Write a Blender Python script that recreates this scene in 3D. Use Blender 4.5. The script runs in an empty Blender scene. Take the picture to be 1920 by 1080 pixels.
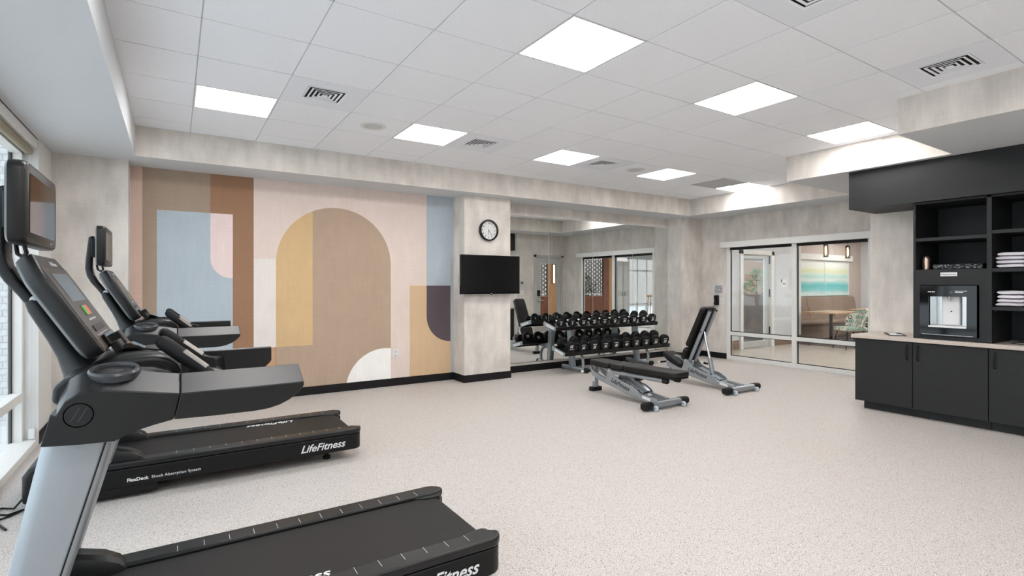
import bpy, bmesh, math, random
from mathutils import Vector, Matrix
random.seed(7)
SC = bpy.context.scene
COL = SC.collection
# ------------------------------------------------------------------ camera, world, exposure
cam_d = bpy.data.cameras.new('camera'); cam = bpy.data.objects.new('camera', cam_d); COL.objects.link(cam)
cam.location = (0, 0, 1.387); cam.rotation_euler = (math.pi/2, 0, -math.radians(32.78))
cam_d.sensor_width = 36; cam_d.lens = 981.8/1920*36; cam_d.shift_y = -6/1920; cam_d.clip_start = .02; cam_d.clip_end = 200
SC.camera = cam
W = bpy.data.worlds.new('world'); SC.world = W; W.use_nodes = True
WN = W.node_tree.nodes; WL = W.node_tree.links; WN.clear()
wo = WN.new('ShaderNodeOutputWorld'); wb = WN.new('ShaderNodeBackground'); wsky = WN.new('ShaderNodeTexSky')
wsky.sky_type = 'HOSEK_WILKIE'; wsky.turbidity = 8; wsky.ground_albedo = .5; wsky.sun_direction = (.5, -.5, .7)
wmix = WN.new('ShaderNodeMix'); wmix.data_type = 'RGBA'; wmix.inputs[0].default_value = .8
wmix.inputs[7].default_value = (.86, .93, 1, 1)
WL.new(wsky.outputs[0], wmix.inputs[6]); WL.new(wmix.outputs[2], wb.inputs[0]); WL.new(wb.outputs[0], wo.inputs[0])
wb.inputs[1].default_value = 2.9
PANEL = 16.5           # emission of the ceiling light diffusers
LOUNGE_FILL = 37.0  # emission of the fill panels added in the lounge
VS = SC.view_settings; VS.view_transform = 'Standard'; VS.look = 'None'; VS.exposure = 0.23; VS.gamma = 1; VS.use_curve_mapping = False

# ------------------------------------------------------------------ materials
def lin(c):
    return tuple(((v/255)/12.92 if v/255 <= .04045 else ((v/255+.055)/1.055)**2.4) for v in c)
def mat(name, rgb, rough=.5, metal=0., noise=0., nscale=30., bump=0., bscale=None, coat=0., emit=0., stretch=None, spec=None, detail=4):
    m = bpy.data.materials.new(name); m.use_nodes = True
    N = m.node_tree.nodes; L = m.node_tree.links; b = N['Principled BSDF']
    c = lin(rgb); b.inputs['Roughness'].default_value = rough; b.inputs['Metallic'].default_value = metal
    if coat: b.inputs['Coat Weight'].default_value = coat; b.inputs['Coat Roughness'].default_value = .05
    if spec is not None: b.inputs['Specular IOR Level'].default_value = spec
    tc = N.new('ShaderNodeTexCoord'); mp = N.new('ShaderNodeMapping'); L.new(tc.outputs['Object'], mp.inputs[0])
    if stretch: mp.inputs['Scale'].default_value = stretch
    nz = N.new('ShaderNodeTexNoise'); nz.inputs['Scale'].default_value = nscale; nz.inputs['Detail'].default_value = detail
    L.new(mp.outputs[0], nz.inputs[0])
    mr = N.new('ShaderNodeMapRange'); mr.inputs[1].default_value = .3; mr.inputs[2].default_value = .7
    mr.inputs[3].default_value = 1-max(noise, .01); mr.inputs[4].default_value = 1+max(noise, .01); L.new(nz.outputs[0], mr.inputs[0])
    vm = N.new('ShaderNodeVectorMath'); vm.operation = 'SCALE'; vm.inputs[0].default_value = c; L.new(mr.outputs[0], vm.inputs[3])
    L.new(vm.outputs[0], b.inputs['Base Color'])
    if bump:
        bp = N.new('ShaderNodeBump'); bp.inputs['Strength'].default_value = bump; bp.inputs['Distance'].default_value = .004
        n2 = N.new('ShaderNodeTexNoise'); n2.inputs['Scale'].default_value = bscale or nscale; n2.inputs['Detail'].default_value = 3
        L.new(mp.outputs[0], n2.inputs[0]); L.new(n2.outputs[0], bp.inputs['Height']); L.new(bp.outputs[0], b.inputs['Normal'])
    if emit:
        b.inputs['Emission Color'].default_value = (*c, 1); b.inputs['Emission Strength'].default_value = emit
    return m
def linen(name, rgb, mott=.09, weave=.05, rough=.75):
    """wallcovering: cloudy mottling, drawn-out vertical streaks and a fine weave"""
    m = bpy.data.materials.new(name); m.use_nodes = True
    N = m.node_tree.nodes; L = m.node_tree.links; b = N['Principled BSDF']; b.inputs['Roughness'].default_value = rough
    b.inputs['Specular IOR Level'].default_value = .25
    tc = N.new('ShaderNodeTexCoord'); acc = None
    for sc, st, amp, det in ((2.4, (1, 1, .8), mott, 6), (9, (1, 1, .35), mott*.7, 5), (150, (1, 1, .03), weave, 2), (150, (.03, .03, 1), weave, 2)):
        mp = N.new('ShaderNodeMapping'); mp.inputs['Scale'].default_value = st; L.new(tc.outputs['Object'], mp.inputs[0])
        nz = N.new('ShaderNodeTexNoise'); nz.inputs['Scale'].default_value = sc; nz.inputs['Detail'].default_value = det; L.new(mp.outputs[0], nz.inputs[0])
        mr = N.new('ShaderNodeMapRange'); mr.inputs[1].default_value = .3; mr.inputs[2].default_value = .7; mr.inputs[3].default_value = -amp; mr.inputs[4].default_value = amp
        L.new(nz.outputs[0], mr.inputs[0])
        if acc is None: acc = mr.outputs[0]
        else:
            ad = N.new('ShaderNodeMath'); ad.operation = 'ADD'; L.new(acc, ad.inputs[0]); L.new(mr.outputs[0], ad.inputs[1]); acc = ad.outputs[0]
    ad = N.new('ShaderNodeMath'); ad.operation = 'ADD'; ad.inputs[1].default_value = 1; L.new(acc, ad.inputs[0])
    vm = N.new('ShaderNodeVectorMath'); vm.operation = 'SCALE'; vm.inputs[0].default_value = lin(rgb); L.new(ad.outputs[0], vm.inputs[3])
    L.new(vm.outputs[0], b.inputs['Base Color'])
    return m
def glass(name, tint=(1, 1, 1), refl=1.0):
    m = bpy.data.materials.new(name); m.use_nodes = True
    N = m.node_tree.nodes; L = m.node_tree.links; N.clear()
    o = N.new('ShaderNodeOutputMaterial'); mx = N.new('ShaderNodeMixShader'); t = N.new('ShaderNodeBsdfTransparent'); g = N.new('ShaderNodeBsdfGlossy')
    t.inputs[0].default_value = (*tint, 1); g.inputs['Roughness'].default_value = 0.01
    nz = N.new('ShaderNodeTexNoise'); nz.inputs['Scale'].default_value = .8
    fr = N.new('ShaderNodeFresnel'); fr.inputs[0].default_value = 1.5
    ge = N.new('ShaderNodeNewGeometry'); im = N.new('ShaderNodeMapRange'); im.inputs[3].default_value = 1.5; im.inputs[4].default_value = 1/1.5
    L.new(ge.outputs['Backfacing'], im.inputs[0]); L.new(im.outputs[0], fr.inputs[0])      # the sheet reflects alike on both of its faces
    mu = N.new('ShaderNodeMath'); mu.operation = 'MULTIPLY'; mu.inputs[1].default_value = refl; L.new(fr.outputs[0], mu.inputs[0])
    L.new(mu.outputs[0], mx.inputs[0]); L.new(t.outputs[0], mx.inputs[1]); L.new(g.outputs[0], mx.inputs[2]); L.new(mx.outputs[0], o.inputs[0])
    return m
def wood(name, a, b_, scale=3., rough=.45):
    m = bpy.data.materials.new(name); m.use_nodes = True
    N = m.node_tree.nodes; L = m.node_tree.links; b = N['Principled BSDF']; b.inputs['Roughness'].default_value = rough
    tc = N.new('ShaderNodeTexCoord'); mp = N.new('ShaderNodeMapping'); mp.inputs['Scale'].default_value = (6, 6, .5); L.new(tc.outputs['Object'], mp.inputs[0])
    nz = N.new('ShaderNodeTexNoise'); nz.inputs['Scale'].default_value = scale; nz.inputs['Detail'].default_value = 6; nz.inputs['Distortion'].default_value = .6; L.new(mp.outputs[0], nz.inputs[0])
    cr = N.new('ShaderNodeValToRGB'); cr.color_ramp.elements[0].position = .3; cr.color_ramp.elements[1].position = .7
    cr.color_ramp.elements[0].color = (*lin(a), 1); cr.color_ramp.elements[1].color = (*lin(b_), 1)
    L.new(nz.outputs[0], cr.inputs[0]); L.new(cr.outputs[0], b.inputs['Base Color'])
    return m
def floor_mat():
    m = bpy.data.materials.new('speckled_rubber_floor'); m.use_nodes = True
    N = m.node_tree.nodes; L = m.node_tree.links; b = N['Principled BSDF']; b.inputs['Roughness'].default_value = .5
    b.inputs['Specular IOR Level'].default_value = .35
    tc = N.new('ShaderNodeTexCoord')
    base = N.new('ShaderNodeTexNoise'); base.inputs['Scale'].default_value = 190; base.inputs['Detail'].default_value = 4; L.new(tc.outputs['Object'], base.inputs[0])
    cr = N.new('ShaderNodeValToRGB'); e = cr.color_ramp.elements
    e[0].position = .33; e[0].color = (*lin((146, 141, 138)), 1); e[1].position = .62; e[1].color = (*lin((206, 201, 197)), 1)
    x = e.new(.46); x.color = (*lin((186, 178, 171)), 1); L.new(base.outputs[0], cr.inputs[0])
    cur = cr.outputs[0]
    for sc, th, colr in ((125, .36, (84, 80, 78)), (160, .36, (228, 226, 224)), (95, .22, (138, 116, 102))):
        v = N.new('ShaderNodeTexVoronoi'); v.inputs['Scale'].default_value = sc; L.new(tc.outputs['Object'], v.inputs[0])
        sp_ = N.new('ShaderNodeSeparateColor'); L.new(v.outputs['Color'], sp_.inputs[0]); q_ = N.new('ShaderNodeMath'); q_.operation = 'MULTIPLY'; q_.inputs[1].default_value = th; L.new(sp_.outputs[0], q_.inputs[0])
        lt = N.new('ShaderNodeMath'); lt.operation = 'LESS_THAN'; L.new(v.outputs['Distance'], lt.inputs[0]); L.new(q_.outputs[0], lt.inputs[1])      # flecks of many sizes
        mx = N.new('ShaderNodeMix'); mx.data_type = 'RGBA'; L.new(lt.outputs[0], mx.inputs[0]); L.new(cur, mx.inputs[6]); mx.inputs[7].default_value = (*lin(colr), 1); cur = mx.outputs[2]
    L.new(cur, b.inputs['Base Color'])
    bp = N.new('ShaderNodeBump'); bp.inputs['Strength'].default_value = .15; bp.inputs['Distance'].default_value = .002; L.new(base.outputs[0], bp.inputs['Height']); L.new(bp.outputs[0], b.inputs['Normal'])
    return m
MT = dict(
    sensor=mat('pulse_plate', (150, 145, 140), .38, metal=.8),
    ventface=mat('vent_face', (236, 240, 247), .6),
    rim=mat('cup_rim', (52, 54, 58), .3),
    paper=linen('linen_wallcovering', (214, 208, 201), .135, .032),
    ceil=mat('acoustic_tile', (244, 247, 252), .9, noise=.02, nscale=60, bump=.15, bscale=220),
    grid=mat('ceiling_grid', (206, 207, 210), .6),
    plaster=mat('painted_plaster', (208, 211, 214), .85, noise=.015, nscale=3),
    white=mat('white_paint', (226, 225, 222), .5, noise=.01), alu=mat('pale_aluminium', (228, 228, 226), .35, noise=.015, nscale=8),
    floor=floor_mat(), base=mat('black_rubber_base', (18, 17, 18), .5, spec=.3),
    black=mat('black_plastic', (14, 14, 15), .45, spec=.28, noise=.05, nscale=200, bump=.12, bscale=500),
    char=mat('charcoal_plastic', (15, 16, 17), .36, spec=.45, noise=.04, nscale=120, bump=.1, bscale=500),
    gloss=mat('gloss_black', (10, 10, 11), .06, spec=.45), brownblk=mat('console_bezel', (44, 40, 38), .3),
    rubber=mat('black_rubber', (15, 15, 16), .6, spec=.3, noise=.06, nscale=80, bump=.1, bscale=300),
    belt=mat('treadmill_belt', (29, 27, 26), .55, spec=.3, noise=.06, nscale=14, bump=.15, bscale=400),
    silver=mat('silver_paint', (158, 164, 169), .32, metal=.5, noise=.03, nscale=300), chrome=mat('chrome', (225, 225, 228), .08, metal=1.),
    steel=mat('brushed_steel', (200, 200, 198), .22, metal=1., noise=.04, nscale=40, stretch=(1, 1, .05)),
    vinyl=mat('black_vinyl', (20, 18, 18), .42, spec=.35, noise=.06, nscale=60, bump=.15, bscale=260),
    print=mat('white_print', (226, 226, 226), .5), blackprint=mat('black_print', (22, 22, 24), .5),
    cab=mat('charcoal_laminate', (37, 38, 39), .5, spec=.28, noise=.07, nscale=5, stretch=(1, 1, 3)),
    cabin=mat('charcoal_laminate_inside', (37, 38, 39), .5, spec=.28, noise=.06, nscale=5),
    counter=mat('beige_countertop', (190, 178, 168), .35, noise=.03, nscale=60), handle=mat('black_metal', (9, 9, 10), .4, spec=.3),
    towel=mat('white_terry', (226, 222, 228), .95, noise=.03, nscale=90, bump=.5, bscale=350), towel_shaded=mat('shaded_white_terry', (176, 172, 176), .95, noise=.03, nscale=90, bump=.5, bscale=350),  # second terry: white towel with shade put into its colour
    mirror=mat('silver_mirror', (228, 231, 230), .0, metal=1., noise=.0), glass=glass('clear_glass', (.965, .98, .975), 1.0), winglass=glass('window_glass', (.92, .95, .96), .8),
    diff=mat('lit_diffuser', (253, 250, 248), .5, emit=PANEL), fillglow=mat('lounge_fill_glow', (255, 250, 246), .5, emit=LOUNGE_FILL), lamp=mat('filament_glow', (255, 190, 110), .4, emit=30),
    strip=mat('sconce_glow', (255, 240, 215), .4, emit=6),
    walnut=wood('walnut_panel', (92, 48, 26), (132, 74, 42)), oak=wood('oak_panel', (168, 122, 76), (192, 146, 98)), oaktop=wood('oak_tabletop', (176, 142, 110), (196, 162, 130)),
    lounge=mat('lounge_paint', (206, 209, 213), .8, noise=.02, nscale=4), taupe=mat('taupe_paint', (190, 176, 168), .8, noise=.02, nscale=4), leather=mat('tan_leather', (134, 112, 96), .45, noise=.08, nscale=12, bump=.1, bscale=120),
    carpet=mat('dark_carpet', (96, 88, 84), .95, noise=.3, nscale=60), greydoor=mat('grey_door_paint', (186, 186, 182), .5, noise=.01),
    brick=mat('pale_brick', (196, 196, 198), .85, noise=.1, nscale=14, bump=.3, bscale=120), mortar=mat('mortar', (222, 222, 222), .9, noise=.04), pave=mat('pale_paving', (225, 225, 224), .9, noise=.05),
    leaf=mat('leaf_green', (92, 112, 70), .6, noise=.2, nscale=20), bark=mat('bark', (96, 76, 58), .9, noise=.2), red=mat('red_tag', (205, 52, 40), .4), green=mat('green_key', (92, 170, 70), .4), orange=mat('red_key', (214, 92, 74), .4),
    scr=mat('dark_screen', (62, 62, 62), .12, spec=.6), pale=mat('pale_plastic', (226, 226, 226), .4), screen2=mat('tv_screen', (20, 20, 21), .18, spec=.5),
    olive=mat('shade_fabric', (150, 142, 122), .8), ltgrey=mat('light_grey_plastic', (196, 200, 204), .4), wheel=mat('pale_wheel', (190, 204, 214), .4), copper=mat('copper_tumbler', (206, 176, 160), .2, metal=.9),
    brick2=mat('red_brick', (118, 92, 78), .9, noise=.2, nscale=18), vent_in=mat('vent_dark', (34, 34, 36), .8), tile=mat('lounge_tile', (190, 180, 171), .25, noise=.05, nscale=3, stretch=(.4, 2.5, 1)),
    seam=mat('dark_seam', (48, 36, 30), .7),
)
# ------------------------------------------------------------------ mesh helpers
class MB:
    def __init__(s): s.v = []; s.f = []
    def _add(s, vs, fs):
        n = len(s.v); s.v += [tuple(a) for a in vs]; s.f += [tuple(i+n for i in f) for f in fs]; return s
    def box(s, x0, x1, y0, y1, z0, z1):
        return s._add([(x, y, z) for z in (z0, z1) for y in (y0, y1) for x in (x0, x1)], [(0, 2, 3, 1), (4, 5, 7, 6), (0, 1, 5, 4), (2, 6, 7, 3), (0, 4, 6, 2), (1, 3, 7, 5)])
    def loft(s, rings, caps=True, closed=True):
        k = len(rings[0]); vs = [p for r in rings for p in r]; fs = []
        for i in range(len(rings)-1):
            for j in range(k if closed else k-1):
                a = i*k+j; b = i*k+(j+1) % k; fs.append((a, b, b+k, a+k))
        if caps: fs += [tuple(range(k))[::-1], tuple(range((len(rings)-1)*k, len(rings)*k))]
        return s._add(vs, fs)
    def prism(s, poly, axis, a, b):
        f = {'x': lambda p, t: (t, p[0], p[1]), 'y': lambda p, t: (p[0], t, p[1]), 'z': lambda p, t: (p[0], p[1], t)}[axis]
        return s.loft([[f(p, a) for p in poly], [f(p, b) for p in poly]])
    def tube(s, path, r, n=10, rx=None):
        path = [Vector(p) for p in path]; rings = []; up = None
        for i, p in enumerate(path):
            t = (path[min(i+1, len(path)-1)]-path[max(i-1, 0)]).normalized()
            if up is None: up = t.orthogonal().normalized()
            up = (up-t*up.dot(t)).normalized(); w = t.cross(up); rr = r[i] if isinstance(r, (list, tuple)) else r
            rings.append([p+(up*math.cos(2*math.pi*k/n)+w*math.sin(2*math.pi*k/n))*rr for k in range(n)])
        return s.loft(rings)
    def lathe(s, prof, c=(0, 0, 0), axis='z', n=20):
        f = {'z': lambda r, a, h: (c[0]+r*math.cos(a), c[1]+r*math.sin(a), c[2]+h), 'y': lambda r, a, h: (c[0]+r*math.cos(a), c[1]+h, c[2]+r*math.sin(a)), 'x': lambda r, a, h: (c[0]+h, c[1]+r*math.cos(a), c[2]+r*math.sin(a))}[axis]
        return s.loft([[f(r, 2*math.pi*k/n, h) for k in range(n)] for r, h in prof])
    def xf(s, M): s.v = [tuple(M @ Vector(p)) for p in s.v]; return s
    def mesh(s, name, m, smooth=True):
        me = bpy.data.meshes.new(name); me.from_pydata(s.v, [], s.f); bm = bmesh.new(); bm.from_mesh(me)
        bmesh.ops.recalc_face_normals(bm, faces=bm.faces); bm.to_mesh(me); bm.free()
        if m: me.materials.append(MT[m] if isinstance(m, str) else m)
        if smooth:
            me.polygons.foreach_set('use_smooth', [True]*len(me.polygons)); me.set_sharp_from_angle(angle=math.radians(38))
        return me
    def build(s, name, m, parent=None, bevel=0, seg=2, smooth=True, label=None, kind=None, loc=None):
        return obj(name, s.mesh(name, m, smooth), parent, bevel, seg, label, kind, loc)
def obj(name, me, parent=None, bevel=0, seg=2, label=None, kind=None, loc=None):
    o = bpy.data.objects.new(name, me); COL.objects.link(o); o.parent = parent
    if bevel:
        b = o.modifiers.new('bevel', 'BEVEL'); b.width = bevel; b.segments = seg; b.limit_method = 'ANGLE'; b.angle_limit = math.radians(35); b.harden_normals = False
    if label: o['label'] = label
    if kind: o['kind'] = kind
    if loc: o.location = loc
    return o
def thing(name, label, cat, loc=(0, 0, 0), group=None, rz=0):
    o = bpy.data.objects.new(name, None); COL.objects.link(o); o.location = loc; o.rotation_euler = (0, 0, rz); o.empty_display_size = .1
    o['label'] = label; o['category'] = cat
    if group: o['group'] = group
    return o
def tag(o, label, cat, group=None):
    o['label'] = label; o['category'] = cat
    if group: o['group'] = group
    return o
def st(o): o['kind'] = 'structure'; return o
def copy_tree(o, parent=None):
    c = o.copy(); COL.objects.link(c); c.parent = parent
    for ch in list(o.children): copy_tree(ch, c)
    return c
_tc = {}
def text_mesh(s, size, m, shear=0, ext=.0008, bold=0, align='CENTER'):
    key = (s, size, m, shear, align)
    if key in _tc: return _tc[key]
    cu = bpy.data.curves.new('t', 'FONT'); cu.body = s; cu.size = size; cu.shear = shear; cu.extrude = ext; cu.align_x = align; cu.align_y = 'CENTER'; cu.resolution_u = 3; cu.offset = bold
    o = bpy.data.objects.new('t', cu); me = bpy.data.meshes.new_from_object(o); bpy.data.objects.remove(o); bpy.data.curves.remove(cu)
    me.materials.clear(); me.materials.append(MT[m]); _tc[key] = me; return me
def text(name, s, size, m, o, xd, yd, parent=None, **k):
    ob = obj(name, text_mesh(s, size, m, **k), parent)
    x = Vector(xd).normalized(); y = Vector(yd).normalized(); z = x.cross(y)
    ob.matrix_local = Matrix(((x[0], y[0], z[0], o[0]), (x[1], y[1], z[1], o[1]), (x[2], y[2], z[2], o[2]), (0, 0, 0, 1)))
    return ob
def rrect(x0, x1, y0, y1, r, n=5):
    p = []
    for cx, cy, a in ((x1-r, y1-r, 0), (x0+r, y1-r, 90), (x0+r, y0+r, 180), (x1-r, y0+r, 270)):
        for k in range(n+1):
            t = math.radians(a+90*k/n); p.append((cx+r*math.cos(t), cy+r*math.sin(t)))
    return p
# ------------------------------------------------------------------ the setting
ZC, ZS, YM, YS = 2.967, 2.663, 6.93, 6.37
XR, XS1 = 8.68, 8.03
def wall(name, boxes, m='paper', under=None):
    b = MB()
    for q in boxes: b.box(*q)
    me = b.mesh(name, m, False)
    if under:
        me.materials.append(MT[under])
        for p in me.polygons:
            if p.normal.z < -.5: p.material_index = 1
    return st(obj(name, me))
st(MB().box(-1.1, XR, -3.6, YM+.1, -.12, 0).build('floor', 'floor', smooth=False))
wall('wall_back', [(-1.2, 8.8, YM, YM+.15, -.1, 3.05)])
wall('wall_pier_left', [(-1.0, -.40, 6.64, YM, 0, ZS)])
wall('wall_pier_center', [(3.44, 4.21, 6.585, YM, 0, ZS)])
wall('wall_pier_right', [(8.065, XR, 6.59, YM, 0, ZS)])
wall('wall_left', [(-1.2, -1.0, 6.07, YM, -.1, 3.05), (-1.2, -1.0, -3.7, 6.07, 2.64, 3.05), (-1.2, -1.0, -3.7, -2.6, -.1, 2.64)], 'white')
wall('wall_rear', [(-1.1, 7.2, -3.75, -3.6, -.1, 3.05)])
wall('wall_right', [(XR, 8.8, 2.9, 3.62, -.1, 3.05), (XR, 8.8, 3.62, 6.05, 2.08, 3.05), (XR, 8.8, 6.05, YM, -.1, 3.05)])
wall('wall_cabinet', [(7.12, 7.25, -3.6, 3.0, -.1, 3.0)])
wall('wall_alcove', [(7.25, 7.66, 2.9, 3.0, -.1, 3.0), (8.57, XR, 2.9, 3.0, -.1, 3.0), (7.66, 8.57, 2.9, 3.0, 2.13, 3.0)])
wall('ceiling_soffit_left', [(-1.1, -.33, -3.6, YM, ZS, 3.05)], 'plaster')
wall('ceiling_soffit_back', [(-.33, 8.8, YS, YM, ZS, 3.05)], 'paper', 'plaster')
wall('ceiling_soffit_corner', [(XS1, 8.8, 3.61, YS, ZS, 3.05)], 'paper', 'plaster')
wall('ceiling_soffit_middle', [(6.37, 8.8, 1.97, 3.61, ZS, 3.05)], 'paper', 'plaster')
wall('ceiling_soffit_near', [(5.17, 8.8, -3.6, 1.97, ZS, 3.05)], 'paper', 'plaster')
ceil = wall('ceiling', [(-.4, 8.1, -3.6, 6.45, 2.986, 3.05)], 'ceil')
X0, Y0, T = .135, 3.603, .61
LIGHTS = [(0, 2), (3, 2), (6, 2), (9, 2), (12, 2), (0, -2), (3, -2), (6, -2), (9, -2), (0, -6), (3, -6), (6, -6), (0, -10), (3, -10), (6, -10)]
VENTS = [(1, 1), (4, 2), (7, 2), (7, -4), (4, -4)]; SPK = [(2, 2), (8, 2)]; RET = [(11, 2)]
def limx(y): return XS1 if y >= 3.6 else 6.37 if y >= 1.97 else 5.17
g = .0042; tiles = {}
for i in range(-1, 13):
    for j in range(-7, 5):
        if (i, j) in LIGHTS or (i, j) in VENTS or (i, j) in SPK or (i, j) in RET: continue
        x0, x1, y0, y1 = X0+T*i, X0+T*(i+1), Y0+T*j, Y0+T*(j+1)
        x0 = max(x0, -.335); y1 = min(y1, YS+.01)
        if x0 >= limx(y1-.01): continue
        x1 = min(x1, limx(y1-.01)+.01)
        k = (round(x1-x0, 3), round(y1-y0, 3))
        if k not in tiles:
            hx, hy = k[0]/2-g, k[1]/2-g
            tiles[k] = MB().box(-hx, hx, -hy, hy, 0, .017).mesh('ceiling_tile', 'ceil', False)
        o = obj('ceiling_tile', tiles[k], ceil, loc=((x0+x1)/2, (y0+y1)/2, ZC+random.uniform(-.0006, .0012)))
for i in range(0, 14): MB().box(X0+T*i-.008, X0+T*i+.008, -.7, YS, ZC+.005, ZC+.018).build('grid_runner', 'grid', ceil, smooth=False)
for j in range(-7, 5): MB().box(-.33, limx(Y0+T*j), Y0+T*j-.008, Y0+T*j+.008, ZC+.005, ZC+.0175).build('grid_runner', 'grid', ceil, smooth=False)
# baseboards
def baseb(side, boxes):
    b = MB()
    for q in boxes: b.box(*q)
    st(b.build('baseboard_'+side, 'base', smooth=False))
B = .105
baseb('left', [(-1.0, -.99, 6.07, 6.64, 0, B), (-1.0, -.39, 6.63, 6.64, 0, B), (-.40, -.39, 6.64, YM, 0, B)])
baseb('mural', [(-.39, 3.44, YM-.012, YM-.001, 0, B)])
baseb('pier', [(3.43, 3.44, 6.575, YM-.012, 0, B), (3.44, 4.21, 6.575, 6.585, 0, B), (4.21, 4.22, 6.575, YM-.012, 0, B)])
baseb('mirror', [(4.22, 8.055, YM-.012, YM-.001, 0, B)])
baseb('right', [(8.055, 8.065, 6.58, YM-.012, 0, B), (8.065, XR-.01, 6.58, 6.59, 0, B), (XR-.01, XR, 6.05, 6.59, 0, B)])
baseb('alcove', [(7.11, 7.64, 3.0, 3.01, 0, B), (7.11, 7.12, 2.92, 3.01, 0, B)])
# ------------------------------------------------------------------ left window
w1 = bpy.data.objects.new('window_1', None); COL.objects.link(w1); st(w1)
WX0, WX1 = -1.165, -1.09
fr = MB()
MB().box(-1.19, -.995, 6.045, 6.075, .0, 2.64).build('window_jamb', 'alu', w1, smooth=False)
MB().box(WX0, WX1, 5.99, 6.045, 0, 2.52).build('window_frame', 'white', w1, .004, smooth=False)
for y in (4.45, 2.9, 1.35, -.2, -1.75): MB().box(WX0, WX1, y-.03, y+.03, 0, 2.52).build('window_mullion', 'white', w1, .004, smooth=False)
MB().box(WX0, WX1, -2.6, 5.99, .395, .47).build('window_rail', 'white', w1, .004, smooth=False)
MB().box(WX0, -1.0, -2.6, 6.045, -.02, .055).build('window_sill', 'white', w1, .004, smooth=False)
MB().box(WX0-.012, WX0+.012, 5.975, 5.992, .05, 2.52).build('window_gasket', 'base', w1, smooth=False)
MB().box(WX0, WX1, -2.6, 6.045, 2.50, 2.66).build('window_head', 'white', w1, smooth=False)
MB().box(-1.085, -1.0, -2.6, 6.04, 2.56, 2.655).build('shade_pocket', 'white', w1, .004, smooth=False)
MB().tube([(-1.05, -2.55, 2.53), (-1.05, 6.0, 2.53)], .032, 14).build('roller_shade', 'olive', w1)
ys = [6.0, 4.45, 2.9, 1.35, -.2, -1.75, -2.6]
for a, b in zip(ys[1:], ys): MB().box(WX0+.004, WX0+.01, a, b, .04, 2.52).build('pane', 'winglass', w1, smooth=False)
# brick wing of the building outside
be = wall('wall_exterior', [(-3.4, -1.2, 8.62, 8.9, -.6, 4.2)], 'mortar')
bm_ = MB().box(-.1, .1, -.012, .012, -.0325, .0325).mesh('brick', 'brick', False)
n = 0
for r in range(44):
    for c in range(6):
        obj('brick', bm_, be, loc=(-1.32-.21*c-(.105 if r % 2 else 0), 8.612+random.uniform(0, .004), -.28+.078*r))
st(MB().box(-14, -1.2, -14, 14, -.75, -.6).build('ground_outside', 'pave', smooth=False))
# ------------------------------------------------------------------ glass partition to the lounge
w2 = bpy.data.objects.new('window_2', None); COL.objects.link(w2); st(w2)
GX0, GX1 = 8.66, 8.74
for a, b in ((5.985, 6.05), (4.745, 4.825), (3.62, 3.68)): MB().box(GX0, GX1, a, b, 0, 2.08).build('window_mullion', 'alu', w2, .004, smooth=False)
for a, b in ((3.68, 4.745), (4.825, 5.985)):
    MB().box(GX0, GX1, a, b, 0, .075).build('window_sill', 'alu', w2, .003, smooth=False)
    MB().box(GX0, GX1, a, b, .455, .52).build('window_rail', 'alu', w2, .003, smooth=False)
    MB().box(GX0+.015, GX1-.015, a, b, 2.03, 2.08).build('window_head', 'base', w2, smooth=False)
    for z0, z1 in ((.075, .455), (.52, 2.05)):
        MB().box(8.70, 8.706, a, b, z0, z1).build('pane', 'glass', w2, smooth=False)
        gk = MB(); q = .012
        for yy in ((a, a+q), (b-q, b)): gk.box(8.694, 8.712, *yy, z0, z1)
        for zz in ((z0, z0+q), (z1-q, z1)): gk.box(8.694, 8.712, a, b, *zz)
        gk.build('window_gasket', 'base', w2, smooth=False)
tag(MB().box(8.57, 8.655, 3.55, 6.13, 2.075, 2.18).build('roller_shade_box', 'white', None, .004, smooth=False), 'long white roller shade box above the glass partition', 'shade box')
# ------------------------------------------------------------------ lounge shell behind the glass
st(MB().box(7.25, 17.4, -1.2, 2.9, -.12, 0).box(XR, 17.4, 2.9, 7.6, -.12, 0).build('floor_lounge', 'tile', smooth=False))
st(MB().box(12.3, 17.2, 5.2, 7.5, 0, .006).build('floor_carpet', 'carpet', smooth=False))
wall('ceiling_lounge', [(7.25, 17.4, -1.2, 2.9, 2.9, 3.05), (8.8, 17.4, 2.9, 7.6, 2.9, 3.05)], 'plaster')
wall('wall_lounge_door', [(8.8, 10.2, 6.8, 6.95, -.1, 3), (11.4, 12.62, 6.8, 6.95, -.1, 3), (10.2, 11.4, 6.8, 6.95, 2.12, 3)], 'lounge')
wall('wall_lounge_return', [(12.5, 12.62, 6.95, 7.5, -.1, 3)], 'lounge')
wall('wall_lounge_back', [(12.5, 17.4, 7.5, 7.65, -.1, 3)], 'taupe')
wall('wall_lounge_end', [(17.2, 17.4, -1.2, 7.6, -.1, 3)], 'lounge')
st(MB().box(8.8, 10.15, 6.788, 6.8, 0, .2).box(11.45, 12.62, 6.788, 6.8, 0, .2).build('baseboard_lounge', 'leather', smooth=False))
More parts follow.
